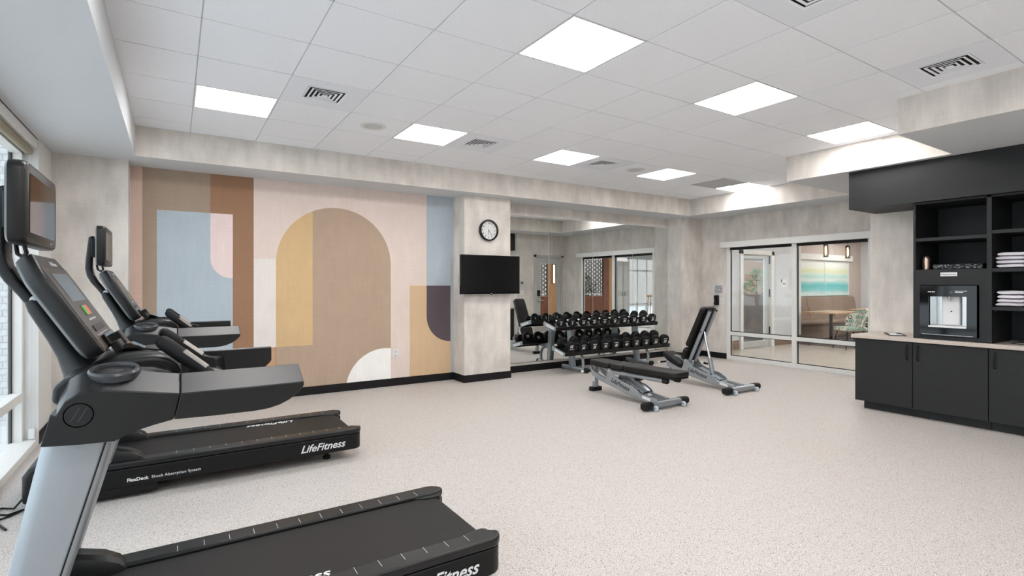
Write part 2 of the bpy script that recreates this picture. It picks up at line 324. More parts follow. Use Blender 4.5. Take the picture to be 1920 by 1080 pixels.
# street front of the lounge, seen only in the mirror: panels, doors and glazing at Y = -1
wall('wall_street_left', [(7.25, 10.35, -1.2, -1.0, -.1, 2.44)], 'lounge'); wall('wall_street_upper', [(7.25, 17.4, -1.2, -1.0, 2.455, 3.0)], 'lounge')
wall('wall_street_middle', [(14.17, 14.4, -1.2, -1.0, -.1, 2.44)], 'lounge'); wall('wall_street_right', [(16.62, 17.4, -1.2, -1.0, -.1, 2.44)], 'lounge')
def latt(name, x0, x1, z0, z1, label):
    t = thing(name, label, 'screen', ((x0+x1)/2, -1.05, 0))
    cx = (x0+x1)/2; hw = (x1-x0)/2
    MB().box(-hw, hw, -.03, .03, 0, z0-.01).build('lower_panel', 'walnut', t, smooth=False)
    if z1 < 2.4: MB().box(-hw, hw, -.03, .03, z1+.01, 2.45).build('upper_panel', 'walnut', t, smooth=False)
    f_ = MB()
    for q in ((-hw, -hw+.02, z0, z1), (hw-.02, hw, z0, z1), (-hw, hw, z0, z0+.02), (-hw, hw, z1-.02, z1)): f_.box(q[0], q[1], -.02, .02, q[2], q[3])
    f_.build('frame', 'black', t, smooth=False)
    rg = MB(); step = .15; nx = max(2, int((x1-x0)/.11)); nz = int((z1-z0)/step)
    rings = []
    for a in range(nx):
        for b in range(nz+1):
            px = -hw+(a+.5)*(2*hw)/nx; pz = z0+(b+(.5 if a % 2 else 0))*step
            if pz+.07 > z1 or pz-.07 < z0: continue
            inn = [(px+.036*math.cos(q*math.pi/6), pz+.051*math.sin(q*math.pi/6)) for q in range(12)]
            out = [(px+.059*math.cos(q*math.pi/6), pz+.078*math.sin(q*math.pi/6)) for q in range(12)]
            n0 = len(rg.v)
            for yy in (-.008, .008):
                rg.v += [(p[0], yy, p[1]) for p in inn]+[(p[0], yy, p[1]) for p in out]
            for q in range(12):
                q2 = (q+1) % 12
                rg.f += [(n0+q, n0+q2, n0+12+q2, n0+12+q), (n0+24+q, n0+36+q, n0+36+q2, n0+24+q2), (n0+q, n0+24+q, n0+24+q2, n0+q2), (n0+12+q, n0+12+q2, n0+36+q2, n0+36+q)]
    o = rg.build('lattice_rings', 'black', t, smooth=False); o['kind'] = 'stuff'
    return t
latt('lattice_screen', 10.38, 11.06, 1.0, 2.2, 'narrow black ring lattice screen over walnut, reflected through the grey door')
latt('lattice_screen', 12.55, 13.70, .98, 2.42, 'wide black ring lattice screen over walnut, reflected through the glass partition')
def pnl(x0, x1, m, label): tag(MB().box(x0, x1, -1.08, -1.0, 0, 2.45).build('wood_panel', m, None, .004, smooth=False), label, 'panel')
pnl(11.08, 11.5, 'oak', 'pale oak pillar panel with a lit strip, reflected through the grey door')
pnl(11.52, 12.53, 'walnut', 'dark walnut wall panel between the two lattice screens in the mirror')
pnl(13.72, 13.97, 'walnut', 'narrow dark walnut panel right of the wide lattice screen in the mirror')
pnl(13.98, 14.16, 'oak', 'narrow pale oak panel beside the middle mullion in the mirror')
sc_ = thing('wall_sconce', 'tall lit strip sconce on the oak pillar, reflected in the mirror', 'sconce', (11.3, -.99, 0))
MB().box(-.055, .055, -.01, .02, 1.42, 2.12).build('back_plate', 'black', sc_, .004); MB().box(-.025, .025, .02, .045, 1.45, 2.09).build('light_strip', 'strip', sc_, .004)
for k, x in enumerate((14.42, 14.75)):
    d = thing('corridor_door', ('left' if k == 0 else 'right')+' leaf of the pale grey double doors seen in the mirror', 'door', (x+.155, -1.05, 0))
    MB().box(-.155, .155, -.03, .03, 0, 2.3).build('door_leaf', 'greydoor', d, .004, smooth=False); MB().box(-.11, .11, .03, .036, 1.15, 2.1).build('inset_panel', 'lounge', d, smooth=False); MB().box(-.11, .11, .03, .036, .2, .95).build('inset_panel', 'lounge', d, smooth=False)
    MB().box(.10 if k == 0 else -.13, .13 if k == 0 else -.10, .03, .07, .95, 1.1).build('door_handle', 'steel', d)
w3 = bpy.data.objects.new('window_3', None); COL.objects.link(w3); st(w3)
for x in (15.08, 15.55, 16.08, 16.58): MB().box(x-.03, x+.03, -1.12, -1.04, 0, 2.45).build('window_mullion', 'alu', w3, smooth=False)
for z in (.03, .62, 1.95, 2.43): MB().box(15.05, 16.6, -1.12, -1.04, z-.03, z+.03).build('window_rail', 'alu', w3, smooth=False)
MB().box(15.05, 16.6, -1.085, -1.078, 0, 2.45).build('pane', 'winglass', w3, smooth=False)
wall('wall_across_street', [(6, 44, -12.4, -12, -.6, 4.2)], 'taupe')
st(MB().box(7.2, 44, -14, -1.2, -.75, -.1).build('ground_street', 'pave', smooth=False))
# vestibule behind the lounge door
st(MB().box(9.6, 17.5, 6.95, 8.75, -.12, -.002).build('floor_vestibule', 'carpet', smooth=False))
wall('wall_vestibule', [(11.6, 17.5, 8.6, 8.75, -.1, 1.12), (11.6, 17.5, 8.6, 8.75, 2.05, 2.7)], 'taupe')
wall('ceiling_vestibule', [(9.6, 17.5, 6.95, 8.75, 2.7, 2.8)], 'plaster')
vb = wall('wall_brick_band', [(9.0, 34, 14.4, 14.6, -.5, 5.0)], 'brick2')
# lounge door
d2 = bpy.data.objects.new('door_2', None); COL.objects.link(d2); st(d2)
for a, b in ((10.17, 10.27), (11.33, 11.43)): MB().box(a, b, 6.76, 6.97, 0, 2.14).build('door_frame', 'alu', d2, .004, smooth=False)
MB().box(10.17, 11.43, 6.76, 6.97, 2.05, 2.15).build('door_frame', 'alu', d2, .004, smooth=False)
MB().box(11.22, 11.33, 6.82, 6.88, .02, 2.05).box(10.27, 10.31, 6.82, 6.88, .02, 2.05).box(10.31, 11.22, 6.82, 6.88, .02, .14).box(10.31, 11.22, 6.82, 6.88, 1.97, 2.05).build('door_leaf', 'greydoor', d2, smooth=False)
MB().box(10.31, 11.22, 6.845, 6.852, .14, 1.97).build('pane', 'glass', d2, smooth=False)
for z in (.35, 1.2, 1.95): MB().box(11.31, 11.345, 6.80, 6.835, z-.09, z+.09).build('hinge', 'handle', d2, smooth=False)
# door of the alcove, seen in the mirror
d1 = bpy.data.objects.new('door_1', None); COL.objects.link(d1); st(d1)
for a, b in ((7.64, 7.71), (8.50, 8.57)): MB().box(a, b, 2.88, 3.02, 0, 2.15).build('door_frame', 'greydoor', d1, .004, smooth=False)
MB().box(7.64, 8.57, 2.88, 3.02, 2.09, 2.15).build('door_frame', 'greydoor', d1, .004, smooth=False)
MB().box(7.715, 7.86, 2.94, 2.985, .01, 2.09).box(8.38, 8.495, 2.94, 2.985, .01, 2.09).box(7.86, 8.38, 2.94, 2.985, .01, .28).box(7.86, 8.38, 2.94, 2.985, 1.93, 2.09).build('door_leaf', 'greydoor', d1, smooth=False)
MB().box(7.86, 8.38, 2.958, 2.964, .28, 1.93).build('pane', 'glass', d1, smooth=False)
MB().box(7.75, 7.83, 2.985, 3.02, 1.10, 1.25).build('card_reader', 'black', d1, .01)
MB().lathe([(.028, 0), (.028, .02)], (7.79, 2.985, .99), 'y', 16).tube([(7.79, 2.99, .99), (7.79, 3.04, .99), (7.90, 3.045, .99)], .009).build('door_handle', 'steel', d1)
# ------------------------------------------------------------------ mural
mur = thing('wall_mural', 'abstract mural of arches and blocks in tan, gold, blue and pink', 'mural', (0, YM, 0))
ZB, ZT = B, ZS
def mc(n, c): return linen('mural_'+n, c, .03, .035, .7)
def mc(n, c): return linen('mural_'+n, tuple(min(250, v*1.045) for v in c), .03, .03, .7)
MU = dict(pink=mc('pink', (205, 180, 168)), tan=mc('tan', (160, 142, 125)), brown=mc('brown', (150, 115, 90)), blue=mc('blue', (171, 182, 190)), rose=mc('rose', (224, 205, 202)), bg=mc('bg', (217, 201, 192)),
    pale=mc('pale', (222, 214, 209)), gold=mc('gold', (204, 174, 132)), arch=mc('arch', (174, 153, 134)), white=mc('white', (236, 234, 230)), dark=mc('dark', (88, 78, 84)), sky=mc('sky', (170, 180, 188)), gold2=mc('gold2', (202, 174, 140)), strip=mc('strip', (168, 172, 172)), rust=mc('rust', (188, 150, 118)))
def ms(poly, lay, c, label=None): MB().prism(poly, 'y', -.0012*lay, 0).build('mural_shape', MU[c], mur, smooth=False, label=label)
def rc(x0, x1, z0, z1): return [(x0, z0), (x1, z0), (x1, z1), (x0, z1)]
ms(rc(-.395, -.295, ZB, ZT), 1, 'pink', 'dusty pink strip')
ms(rc(-.295, .343, ZB, ZT), 1, 'tan', 'tan block')
ms(rc(.343, .792, ZB, ZT), 1, 'brown', 'caramel brown block')
ms(rc(-.166, .571, .60, 2.21), 2, 'blue', 'blue grey panel')
ins = [(.571, 2.21), (.343, 2.21)]+[(.571-.228*math.cos(t), 1.69-.228*math.sin(t)) for t in [math.pi/2*k/14 for k in range(15)]]
ms(ins, 3, 'rose', 'pale pink inset with a rounded corner')
ms(rc(.792, 3.015, ZB, ZT), 1, 'bg', 'pale pink background')
ms(rc(.792, 1.04, .627, 1.70), 2, 'pale'); ms(rc(.792, 1.04, ZB, .627), 2, 'rust', 'rust strip')
ac, ar, sp = 1.762, .725, 1.655
arc = [(ac+ar*math.cos(t), sp+ar*math.sin(t)) for t in [math.pi*k/40 for k in range(41)]]
ms([(ac+ar, ZB)]+arc+[(ac-ar, ZB)], 2, 'arch', 'tall tan arch')
ga = [p for p in arc if p[0] < 1.464]; zg = sp+math.sqrt(ar**2-(1.464-ac)**2)
ms([(1.464, .627), (1.464, zg)]+ga+[(ac-ar, .627)], 3, 'gold', 'gold left part of the arch')
wc, wr = 2.40, .52; zt0 = 0
wa = [(wc+wr*math.cos(t), ZB-.10+wr*math.sin(t)) for t in [math.radians(80)+math.radians(100)*k/30 for k in range(31)]]
wa = [(x, max(z, ZB)) for x, z in wa]
ms([(ac+ar, ZB)]+[(ac+ar, wa[0][1])]+wa[0:], 4, 'white', 'white half circle at the floor')
ms(rc(3.015, 3.436, 1.375, ZT), 2, 'sky', 'blue grey strip'); ms(rc(2.762, 3.436, ZB, 1.375), 2, 'gold2', 'gold block')
dk = [(3.39, 1.375), (3.015, 1.375)]+[(3.39-.375*math.cos(t), .94-.375*math.sin(t)) for t in [math.pi/2*k/16 for k in range(17)]]
ms(dk, 3, 'dark', 'dark aubergine shape with a rounded corner'); ms(rc(3.39, 3.436, ZB, 1.78), 3, 'strip')
# outlet
ot = thing('wall_outlet', 'white power outlet on the mural beside the white half circle', 'outlet', (2.55, YM-.004, .44))
MB().box(-.038, .038, -.008, 0, -.06, .06).build('cover_plate', 'pale', ot, .003); MB().box(-.016, .016, -.011, -.008, .01, .045).build('socket', 'ltgrey', ot); MB().box(-.016, .016, -.011, -.008, -.045, -.01).build('socket', 'ltgrey', ot)
# ------------------------------------------------------------------ mirror
mi = thing('wall_mirror', 'wide wall mirror of four tall frameless panels behind the dumbbell rack', 'mirror', (4.215, YM, .155))
for k in range(4):
    a = .962*k; MB().box(a+.0015, a+.962-.0015, -.008, -.001, 0, 2.335).build('mirror_panel', 'mirror', mi, smooth=False)
    if k: MB().box(a-.002, a+.002, -.0095, -.008, 0, 2.335).build('seam', 'ltgrey', mi, smooth=False)
MB().box(0, 3.848, -.011, -.001, -.014, 0).build('trim_channel', 'steel', mi, smooth=False)
# ------------------------------------------------------------------ TV and clock
tv = thing('wall_television', 'black flat screen television on the wallpapered pier under the clock', 'television', (3.82, 6.50, 1.255))
MB().box(-.49, .49, -.02, .025, 0, .555).build('bezel', 'gloss', tv, .006); MB().box(-.478, .478, -.0215, -.02, .018, .543).build('screen', 'screen2', tv, smooth=False)
MB().box(-.2, .2, .025, .082, .12, .42).build('wall_bracket', 'black', tv); MB().box(-.02, .02, -.024, -.012, -.012, .004).build('sensor_lug', 'black', tv, .003); MB().box(-.008, .008, -.0225, -.0214, .004, .012).build('badge', 'print', tv)
ck = thing('wall_clock', 'round black rimmed wall clock with white face above the television', 'clock', (3.826, 6.583, 2.176))
MB().lathe([(.155, 0), (.158, -.03), (.150, -.045), (.134, -.045), (.130, -.03), (.130, -.01)], (0, 0, 0), 'y', 48).build('rim', 'gloss', ck)
MB().lathe([(.133, -.012), (.133, -.016)], (0, 0, 0), 'y', 48).build('clock_face', MT['pale'], ck)
for h in range(1, 13):
    a = math.radians(90-30*h); text('numeral', str(h), .036, 'blackprint', (.103*math.cos(a), -.0175, .103*math.sin(a)), (1, 0, 0), (0, 0, 1), ck, bold=.0006)
    MB().box(.066*math.cos(a)-.003, .066*math.cos(a)+.003, -.0178, -.016, .066*math.sin(a)-.003, .066*math.sin(a)+.003).build('hour_mark', 'blackprint', ck, smooth=False)
def hand(ang, ln, w, nm):
    a = math.radians(ang); d = Vector((math.sin(a), 0, math.cos(a))); p = Vector((math.cos(a), 0, -math.sin(a))); b = MB(); c = -d*.012; e = d*ln
    b.loft([[c+p*w, c-p*w, e-p*w*.5, e+p*w*.5], [q+Vector((0, -.0015, 0)) for q in (c+p*w, c-p*w, e-p*w*.5, e+p*w*.5)]]); b.v = [(x, y-.019, z) for x, y, z in b.v]; b.build(nm, 'blackprint', ck, smooth=False)
hand(191, .062, .004, 'hour_hand'); hand(142, .088, .003, 'minute_hand')
# ------------------------------------------------------------------ ceiling fittings
where = {(0, 2): 'square lit ceiling panel nearest the window wall, in the row along the mural', (3, 2): 'square lit ceiling panel above the arch, left of a square air vent', (6, 2): 'square lit ceiling panel above the television and clock, middle of the far row',
    (9, 2): 'square lit ceiling panel above the mirror, right of the far round speaker', (12, 2): 'farthest lit ceiling panel, touching the soffit over the glass partition', (0, -2): 'lit ceiling panel cut by the top edge of the picture, left of centre', (3, -2): 'largest square lit ceiling panel, nearest the camera at top centre',
    (6, -2): 'square lit ceiling panel right of the largest one, in mid ceiling', (9, -2): 'square lit ceiling panel next to the soffit above the charcoal shelves'}
for i, j in LIGHTS:
    t = thing('ceiling_light', where.get((i, j), 'square lit ceiling panel behind the camera, %s of the %s hidden row' % ({0: 'window end', 3: 'middle'}.get(i, 'shelf end'), 'nearer' if j == -6 else 'rearmost')), 'ceiling light', (X0+T*(i+.5), Y0+T*(j+.5), ZC), 'square lit ceiling panels')
    h = .302; f_ = MB(); q = .011
    for a in ((-h, h, -h, -h+q), (-h, h, h-q, h), (-h, -h+q, -h+q, h-q), (h-q, h, -h+q, h-q)): f_.box(*a, -.001, .017)
    f_.build('frame', 'white', t, smooth=False); MB().box(-h+q, h-q, -.005, .005, -.001, .017).build('divider', 'grid', t, smooth=False)
    for a, b in ((-h+q, -.003), (.003, h-q)): MB().box(-h+q, h-q, a, b, .003, .008).build('diffuser', 'diff', t, smooth=False)
def vent(i, j, label):
    t = thing('ceiling_vent', label, 'vent', (X0+T*(i+.5), Y0+T*(j+.5), ZC), 'square ceiling air vents')
    o_ = .304; s_ = .155; pl = MB()
    for a in ((-o_, o_, -o_, -s_), (-o_, o_, s_, o_), (-o_, -s_, -s_, s_), (s_, o_, -s_, s_)): pl.box(*a, 0, .006)
    pl.build('face_panel', 'ventface', t, smooth=False); MB().box(-s_, s_, -s_, s_, .016, .0185).build('dark_back', 'vent_in', t, smooth=False)
    sq = lambda a, z: [(-a, -a, z), (a, -a, z), (a, a, z), (-a, a, z)]
    for r in (.154, .120, .086, .052):
        b = MB(); b.loft([sq(r, -.004), sq(r-.015, -.001), sq(r-.015, .002), sq(r, -.001)], caps=False); b.f += [(a+12, (a+1) % 4+12, (a+1) % 4, a) for a in range(4)]
        b.build('louver', 'ceil', t, smooth=False)
    MB().loft([sq(.024, -.006), sq(.016, .004)]).build('center_plate', 'ceil', t, smooth=False)
vent(1, 1, 'square ceiling air vent just right of the first lit panel by the window'); vent(4, 2, 'square ceiling air vent right of the lit panel above the arch'); vent(7, 2, 'smallest square ceiling air vent, near the mirror end of the far row')
vent(7, -4, 'square ceiling air vent next to the soffit at upper right'); vent(4, -4, 'square ceiling air vent cut by the top edge of the picture')
for (i, j), lb in zip(SPK, ('round white ceiling speaker left of the lit panel above the arch', 'round white ceiling speaker near the mirror, the farther one')):
    t = thing('ceiling_speaker', lb, 'speaker', (X0+T*(i+.5), Y0+T*(j+.5), ZC)); h = .298
    MB().box(-h, h, -h, h, 0, .016).build('mount_tile', 'ceil', t, smooth=False); MB().lathe([(.125, 0), (.125, -.006), (.115, -.009), (.108, -.007)], n=32).build('rim', 'white', t); MB().lathe([(.108, -.0065), (.06, -.008), (.01, -.0085)], n=32).build('grille', 'ltgrey', t)
for i, j in RET:
    t = thing('return_grille', 'flat grey square return grille beside the farthest lit panel', 'vent', (X0+T*(i+.5), Y0+T*(j+.5), ZC)); h = .298
    f_ = MB()
    for a in ((-h, h, -h, -h+.02), (-h, h, h-.02, h), (-h, -h+.02, -h, h), (h-.02, h, -h, h)): f_.box(*a, 0, .016)
    f_.build('frame', 'ltgrey', t, smooth=False)
    for k in range(22): y = -h+.03+k*.0255; MB().box(-h+.02, h-.02, y-.006, y+.006, .004, .014).build('slat', MT['grid'], t, smooth=False)
    MB().box(-h+.02, h-.02, -h+.02, h-.02, .0145, .0165).build('dark_back', 'vent_in', t, smooth=False)
for k, (x, y) in enumerate(((10.2, 4.6), (13.2, 4.6), (10.2, 1.4), (13.2, 1.4), (15.8, 3.2), (8.0, 1.2), (15.4, 6.2))):  # unseen glowing panels, added to brighten the lounge
    t = thing('lounge_fill_panel', 'added unseen lounge fill panel behind the glass, '+('over the lounge door end', 'over the starburst chairs', 'over the middle of the lounge', 'over the walnut panels', 'by the end wall', 'in the corridor behind the grey door', 'over the banquette')[k], 'ceiling light', (x, y, 2.9), 'added lounge fill panels')
    MB().box(-.32, .32, -.32, .32, -.012, 0).build('frame', 'white', t, smooth=False); MB().box(-.3, .3, -.3, .3, -.016, -.012).build('diffuser', 'fillglow', t, smooth=False)
# ------------------------------------------------------------------ treadmills
def make_treadmill(yc, label, near_print):
    t = thing('treadmill', label, 'treadmill', (0, yc, 0), 'treadmills facing the window')
    # deck
    for s in (-1, 1):
        def plan(off):
            p = [(-.72, s*.262), (1.215, s*.262), (1.235, s*.270), (1.25, s*.285)]
            r = .075; x1 = 1.275-off; y1 = s*(.372-off)
            p += [(x1-r+r*math.sin(math.pi/2*k/6), y1-s*r+s*r*math.cos(math.pi/2*k/6)) for k in range(6, -1, -1)]
            return p+[(-.72, y1)]
        rail = MB().prism(plan(.0), 'z', .197, .24).build('side_rail', 'char', t, .012, 3)
        sk = MB().prism(plan(.004), 'z', .075, .194).build('side_skirt', 'black', t, .006, 2)
        MB().box(-.72, -.1, s*.30 if s > 0 else s*.364, s*.364 if s > 0 else s*.30, .025, .09).build('lower_skirt', 'black', t, .004)
        for k in range(12):
            x = .11+.1*k-.1
            MB().box(x-.0012, x+.0012, min(s*.270, s*.325), max(s*.270, s*.325), .2396, .2406).build('tick_mark', 'ltgrey', rail, smooth=False)
        if s < 0:
            text('brand_lettering', 'LifeFitness', .078, 'print', (.965, s*.3700, .133), (1, 0, .02), (0, 0, 1), sk, shear=.35, bold=.0012)
            text('side_lettering', 'FlexDeck', .030, 'print', (-.204, s*.3700, .118), (1, 0, 0), (0, 0, 1), sk, bold=.0008)
            text('side_lettering', 'Shock Absorption System', .027, 'print', (-.13, s*.3700, .118), (1, 0, 0), (0, 0, 1), sk, align='LEFT')
        gd = MB().prism([(1.09, s*.262), (1.245, s*.262), (1.245, s*.25), (1.225, s*.232), (1.15, s*.235)], 'z', .16, .232).build('belt_guide', 'char', t, .008)
        MB().lathe([(.03, 0), (.03, .02), (.018, .03), (.018, .09)], (1.02, s*.25, 0), n=14).build('foot', 'rubber', t)
        MB().lathe([(.03, 0), (.03, .02), (.018, .03), (.018, .09)], (-.62, s*.25, 0), n=14).build('foot', 'rubber', t)
    pr_ = [(-.40, .222), (1.185, .222)]+[(1.185+.05*math.sin(a), .172+.05*math.cos(a)) for a in [math.pi*k/8 for k in range(1, 9)]]+[(-.40, .122)]
    belt = MB().prism(pr_, 'y', -.258, .258).build('running_belt', 'belt', t, smooth=True)
    if near_print: text('brand_lettering', 'LifeFitness', .085, 'print', (.345, -.222, .2226), (1, 0, 0), (0, 1, 0), belt, shear=.35, bold=.001)
    else: text('brand_lettering', 'LifeFitness', .085, 'print', (.68, .215, .2226), (-1, 0, 0), (0, -1, 0), belt, shear=.35, bold=.001)
    MB().prism([(-.78, .05), (-.78, .22), (-.745, .275), (-.62, .29), (-.46, .27), (-.36, .232), (-.36, .05)], 'y', -.315, .315).build('motor_cover', 'char', t, .025, 4)
    for s in (-1, 1):
        ya, yb = (s*.235, s*.385)
        rings = []
        for x, zt, hw in ((-.54, .22, .05), (-.50, .29, .07), (-.42, .33, .078), (-.32, .325, .078), (-.24, .30, .074), (-.19, .27, .064), (-.165, .235, .045)):
            c = s*.285; hw *= .75; rings.append([(x, c-hw, .2), (x, c+hw, .2), (x, c+hw, zt-.045), (x, c+hw*.85, zt-.015), (x, c+hw*.5, zt), (x, c-hw*.5, zt), (x, c-hw*.85, zt-.015), (x, c-hw, zt-.045)])
        MB().loft(rings).build('base_fairing', 'char', t, .004, smooth=True)
        # upright: rounded silver blade, leaning forward
        rings = []
        for z in (.13, .35, .6, .80, .93):
            xl = -.334+.204*(z-.909); xr = -.158+(.28 if z < .898 else .2)*(z-.898)
            rings.append([(x, y, z) for x, y in rrect(xl, xr, min(s*.365, s*.285), max(s*.365, s*.285), .034, 5)])
        up = MB().loft(rings).build('upright', 'silver', t)
        gr = []
        for z in (.2, .9):
            xr = -.158+.28*(z-.898); gr.append([(xr-.024, s*.3645, z), (xr-.02, s*.3645, z), (xr-.02, s*.367, z), (xr-.024, s*.367, z)])
        MB().loft(gr).build('groove', 'black', up, smooth=False)
        # upright cover and handrail: outer face lower than the inner edge
        def shell(prof, nm, m, top):
            yo = [(.430, .052, .0), (.335, 0, 0), (.318, .004, 0)]
            rg = []
            for y, drop, ins_ in yo:
                rg.append([(x, s*y, z-drop if tp else z+ins_) for x, z, tp in prof])
            return MB().loft(rg).build(nm, m, t, .003)
        cov = shell([(-.322, .925, 0), (-.300, 1.015, 0), (-.288, 1.06, 1), (-.268, 1.10, 1), (-.235, 1.122, 1), (-.17, 1.122, 1), (-.08, 1.108, 1), (.014, 1.092, 1), (.012, 1.03, 0), (-.004, .960, 0), (-.05, .951, 0), (-.09, .941, 0), (-.125, .928, 0), (-.153, .915, 0), (-.24, .918, 0)], 'upright_cover', 'char', 1)
        shell([(.016, 1.092, 1), (.20, 1.092, 1), (.388, 1.093, 1), (.3885, 1.028, 0), (.380, 1.016, 0), (.362, .998, 0), (.338, .982, 0), (.309, .969, 0), (.272, .960, 0), (.234, .957, 0), (.12, .957, 0), (-.002, .960, 0), (.014, 1.03, 0)], 'handrail', 'char', 1)
        em = MB().lathe([(.036, 0), (.036, s*.002), (.033, s*.002), (.033, s*.0005)], (-.237, s*.428, 1.005), 'y', 28).build('emblem_ring', 'rim', cov)
        for dx in (-.009, .009):
            MB().loft([[(-.237+dx-.012, s*.428, .985), (-.237+dx-.009, s*.428, .985), (-.237+dx+.012, s*.428, 1.025), (-.237+dx+.009, s*.428, 1.025)], [(-.237+dx-.012, s*.4315, .985), (-.237+dx-.009, s*.4315, .985), (-.237+dx+.012, s*.4315, 1.025), (-.237+dx+.009, s*.4315, 1.025)]]).build('emblem_bar', 'rim', cov, smooth=False)
        cup = MB().lathe([(.068, -.014), (.068, .006), (.063, .012), (.055, .011), (.052, .002), (.051, -.01)], n=32).xf(Matrix.Translation((-.160, s*.335, 1.113)) @ Matrix.Rotation(-s*math.radians(11), 4, 'X')).build('cup_holder', 'rim', t)
        MB().lathe([(.0525, .001), (.0525, .0025)], n=32).xf(Matrix.Translation((-.160, s*.335, 1.113)) @ Matrix.Rotation(-s*math.radians(11), 4, 'X')).build('cup_well', 'black', cup)
        # hand grip with pulse sensor
        p0, p1 = Vector((-.035, s*.19, 1.185)), Vector((.115, s*.225, 1.055)); d = (p1-p0).normalized()
        gp = MB().tube([p0-d*.022, p0-d*.016, p0-d*.004, p0+d*.02, p0.lerp(p1, .5), p1], [.008, .017, .023, .025, .023, .022], 14).build('grip', 'rubber', t)
        w_ = Vector((0, 1, 0)); u_ = w_.cross(d).normalized(); u_ = u_ if u_.z > 0 else -u_; w_ = d.cross(u_)
        def band(q, r_): return [p0.lerp(p1, q)+(u_*math.cos(a)+w_*math.sin(a))*r_ for a in [math.radians(-62+124*k/8) for k in range(9)]]+[p0.lerp(p1, q)+(u_*math.cos(a)+w_*math.sin(a))*(r_-.004) for a in [math.radians(62-124*k/8) for k in range(9)]]
        MB().loft([band(.36, .0255), band(.82, .0250)]).build('pulse_sensor', 'sensor', gp)
        MB().loft([[(.075, s*.20, 1.035), (.155, s*.20, 1.03), (.15, s*.20, 1.075), (.095, s*.20, 1.09)], [(.05, s*.325, .99), (.20, s*.325, .99), (.19, s*.325, 1.06), (.06, s*.325, 1.07)]]).build('grip_bracket', 'char', t, .008)
    MB().prism([(-.315, 1.03), (-.312, 1.075), (-.285, 1.10), (-.23, 1.116), (-.06, 1.104), (-.01, 1.085), (-.005, 1.03), (-.06, .995), (-.25, .985)], 'y', -.325, .325).build('control_bridge', 'char', t, .012, 3)
    rings = []
    for y, dz in ((-.175, -.02), (-.155, -.004), (-.12, .0), (.12, 0), (.155, -.004), (.175, -.02)):
        rings.append([(x, y, z+(dz if z > 1.09 else 0)) for x, z in ((-.29, 1.075), (-.23, 1.125), (-.15, 1.145), (-.06, 1.15), (-.02, 1.142), (.012, 1.118), (.022, 1.08), (.0, 1.02), (-.1, 1.0), (-.27, 1.03))])
    MB().loft(rings).build('center_hump', 'char', t, .008, 3)
    MB().box(-.03, .006, -.135, -.105, 1.142, 1.150).build('stop_tag', 'red', t, .002)
    MB().tube([(-.13, -.02, 1.15), (-.09, -.09, 1.155), (-.03, -.145, 1.152), (.012, -.16, 1.11), (.0, -.17, 1.03)], .0035, 6).build('safety_cord', 'black', t)
    MB().prism([(-.17, 1.148), (-.15, 1.175), (-.13, 1.175), (-.09, 1.152)], 'y', -.05, .03).build('key_slot', 'gloss', t, .003)
    # neck, monitor arm
    rg = []
    for x, z, hx, hy in ((-.245, 1.05, .07, .155), (-.275, 1.10, .045, .12), (-.308, 1.15, .030, .085), (-.338, 1.205, .026, .07), (-.365, 1.255, .025, .064), (-.392, 1.305, .024, .058), (-.408, 1.335, .018, .05)):
        rg.append([(x+px, py, z+px*.45) for px, py in rrect(-hx, hx, -hy, hy, min(hx, hy)*.8, 3)])
    MB().loft(rg).build('neck', 'char', t)
    MB().lathe([(.004, -.05), (.014, -.046), (.017, -.03), (.017, .03), (.014, .046), (.004, .05)], (-.398, 0, 1.335), 'y', 14).build('neck_cap', 'ltgrey', t)
    rg = []
    for x, z, hx in ((-.385, 1.29, .016), (-.425, 1.355, .017), (-.46, 1.405, .018), (-.482, 1.45, .019), (-.492, 1.50, .019), (-.49, 1.56, .018), (-.484, 1.64, .016), (-.478, 1.705, .015), (-.477, 1.715, .012)):
        rg.append([(x+px, py, z+px*.3) for px, py in rrect(-hx, hx, -.042, .042, hx*.6, 3)])
    MB().loft(rg).build('monitor_arm', 'char', t)
    MB().box(-.478, -.43, -.055, .055, 1.575, 1.70).build('monitor_mount', 'black', t, .006)
    # console slab
    o3 = Vector((-.372, 0, 1.472)); dv = Vector((.18, 0, -.306)).normalized(); nv = Vector((.306, 0, .18)).normalized(); H = .356
    def fp(y, v, w): return o3+dv*v+nv*w+Vector((0, y, 0))
    def outline(s_, ex=0):
        c = .065; q = [(-.25+c, -.018), (.25-c, -.018), (.245, .05), (.25, .09), (.25, H-.03), (.235, H), (-.235, H), (-.25, H-.03), (-.25, .09), (-.245, .05)]
        return [(y*s_, (v-H/2)*s_+H/2) for y, v in q]
    con = MB().loft([[fp(y, v, w) for y, v in outline(s_)] for s_, w in ((.86, -.062), (.97, -.05), (1.0, -.035), (1.0, -.006), (.985, 0))]).build('console', 'char', t, .006, 3)
    def plate(nm, y0, y1, v0, v1, w0, w1, m, bv=0): return MB().loft([[fp(y, v, w0) for y, v in ((y0, v0), (y1, v0), (y1, v1), (y0, v1))], [fp(y, v, w1) for y, v in ((y0, v0), (y1, v0), (y1, v1), (y0, v1))]]).build(nm, m, con, bv, smooth=False)
    plate('bezel', -.225, .225, .035, H-.012, 0, .0012, 'brownblk'); plate('display', -.135, .165, .055, .165, .0012, .002, 'scr')
    plate('start_key', -.055, 0, .185, .222, .0012, .004, 'green', .001); plate('stop_key', .0, .055, .185, .222, .0012, .004, 'orange', .001)
    for k in range(5): plate('key', -.07+.034*k, -.052+.034*k, .235, .243, .0012, .002, 'ltgrey')
    plate('tray_lip', -.12, .12, .262, .285, .0012, .004, 'char', .001); plate('line', -.14, .14, .297, .299, .0012, .002, 'ltgrey')
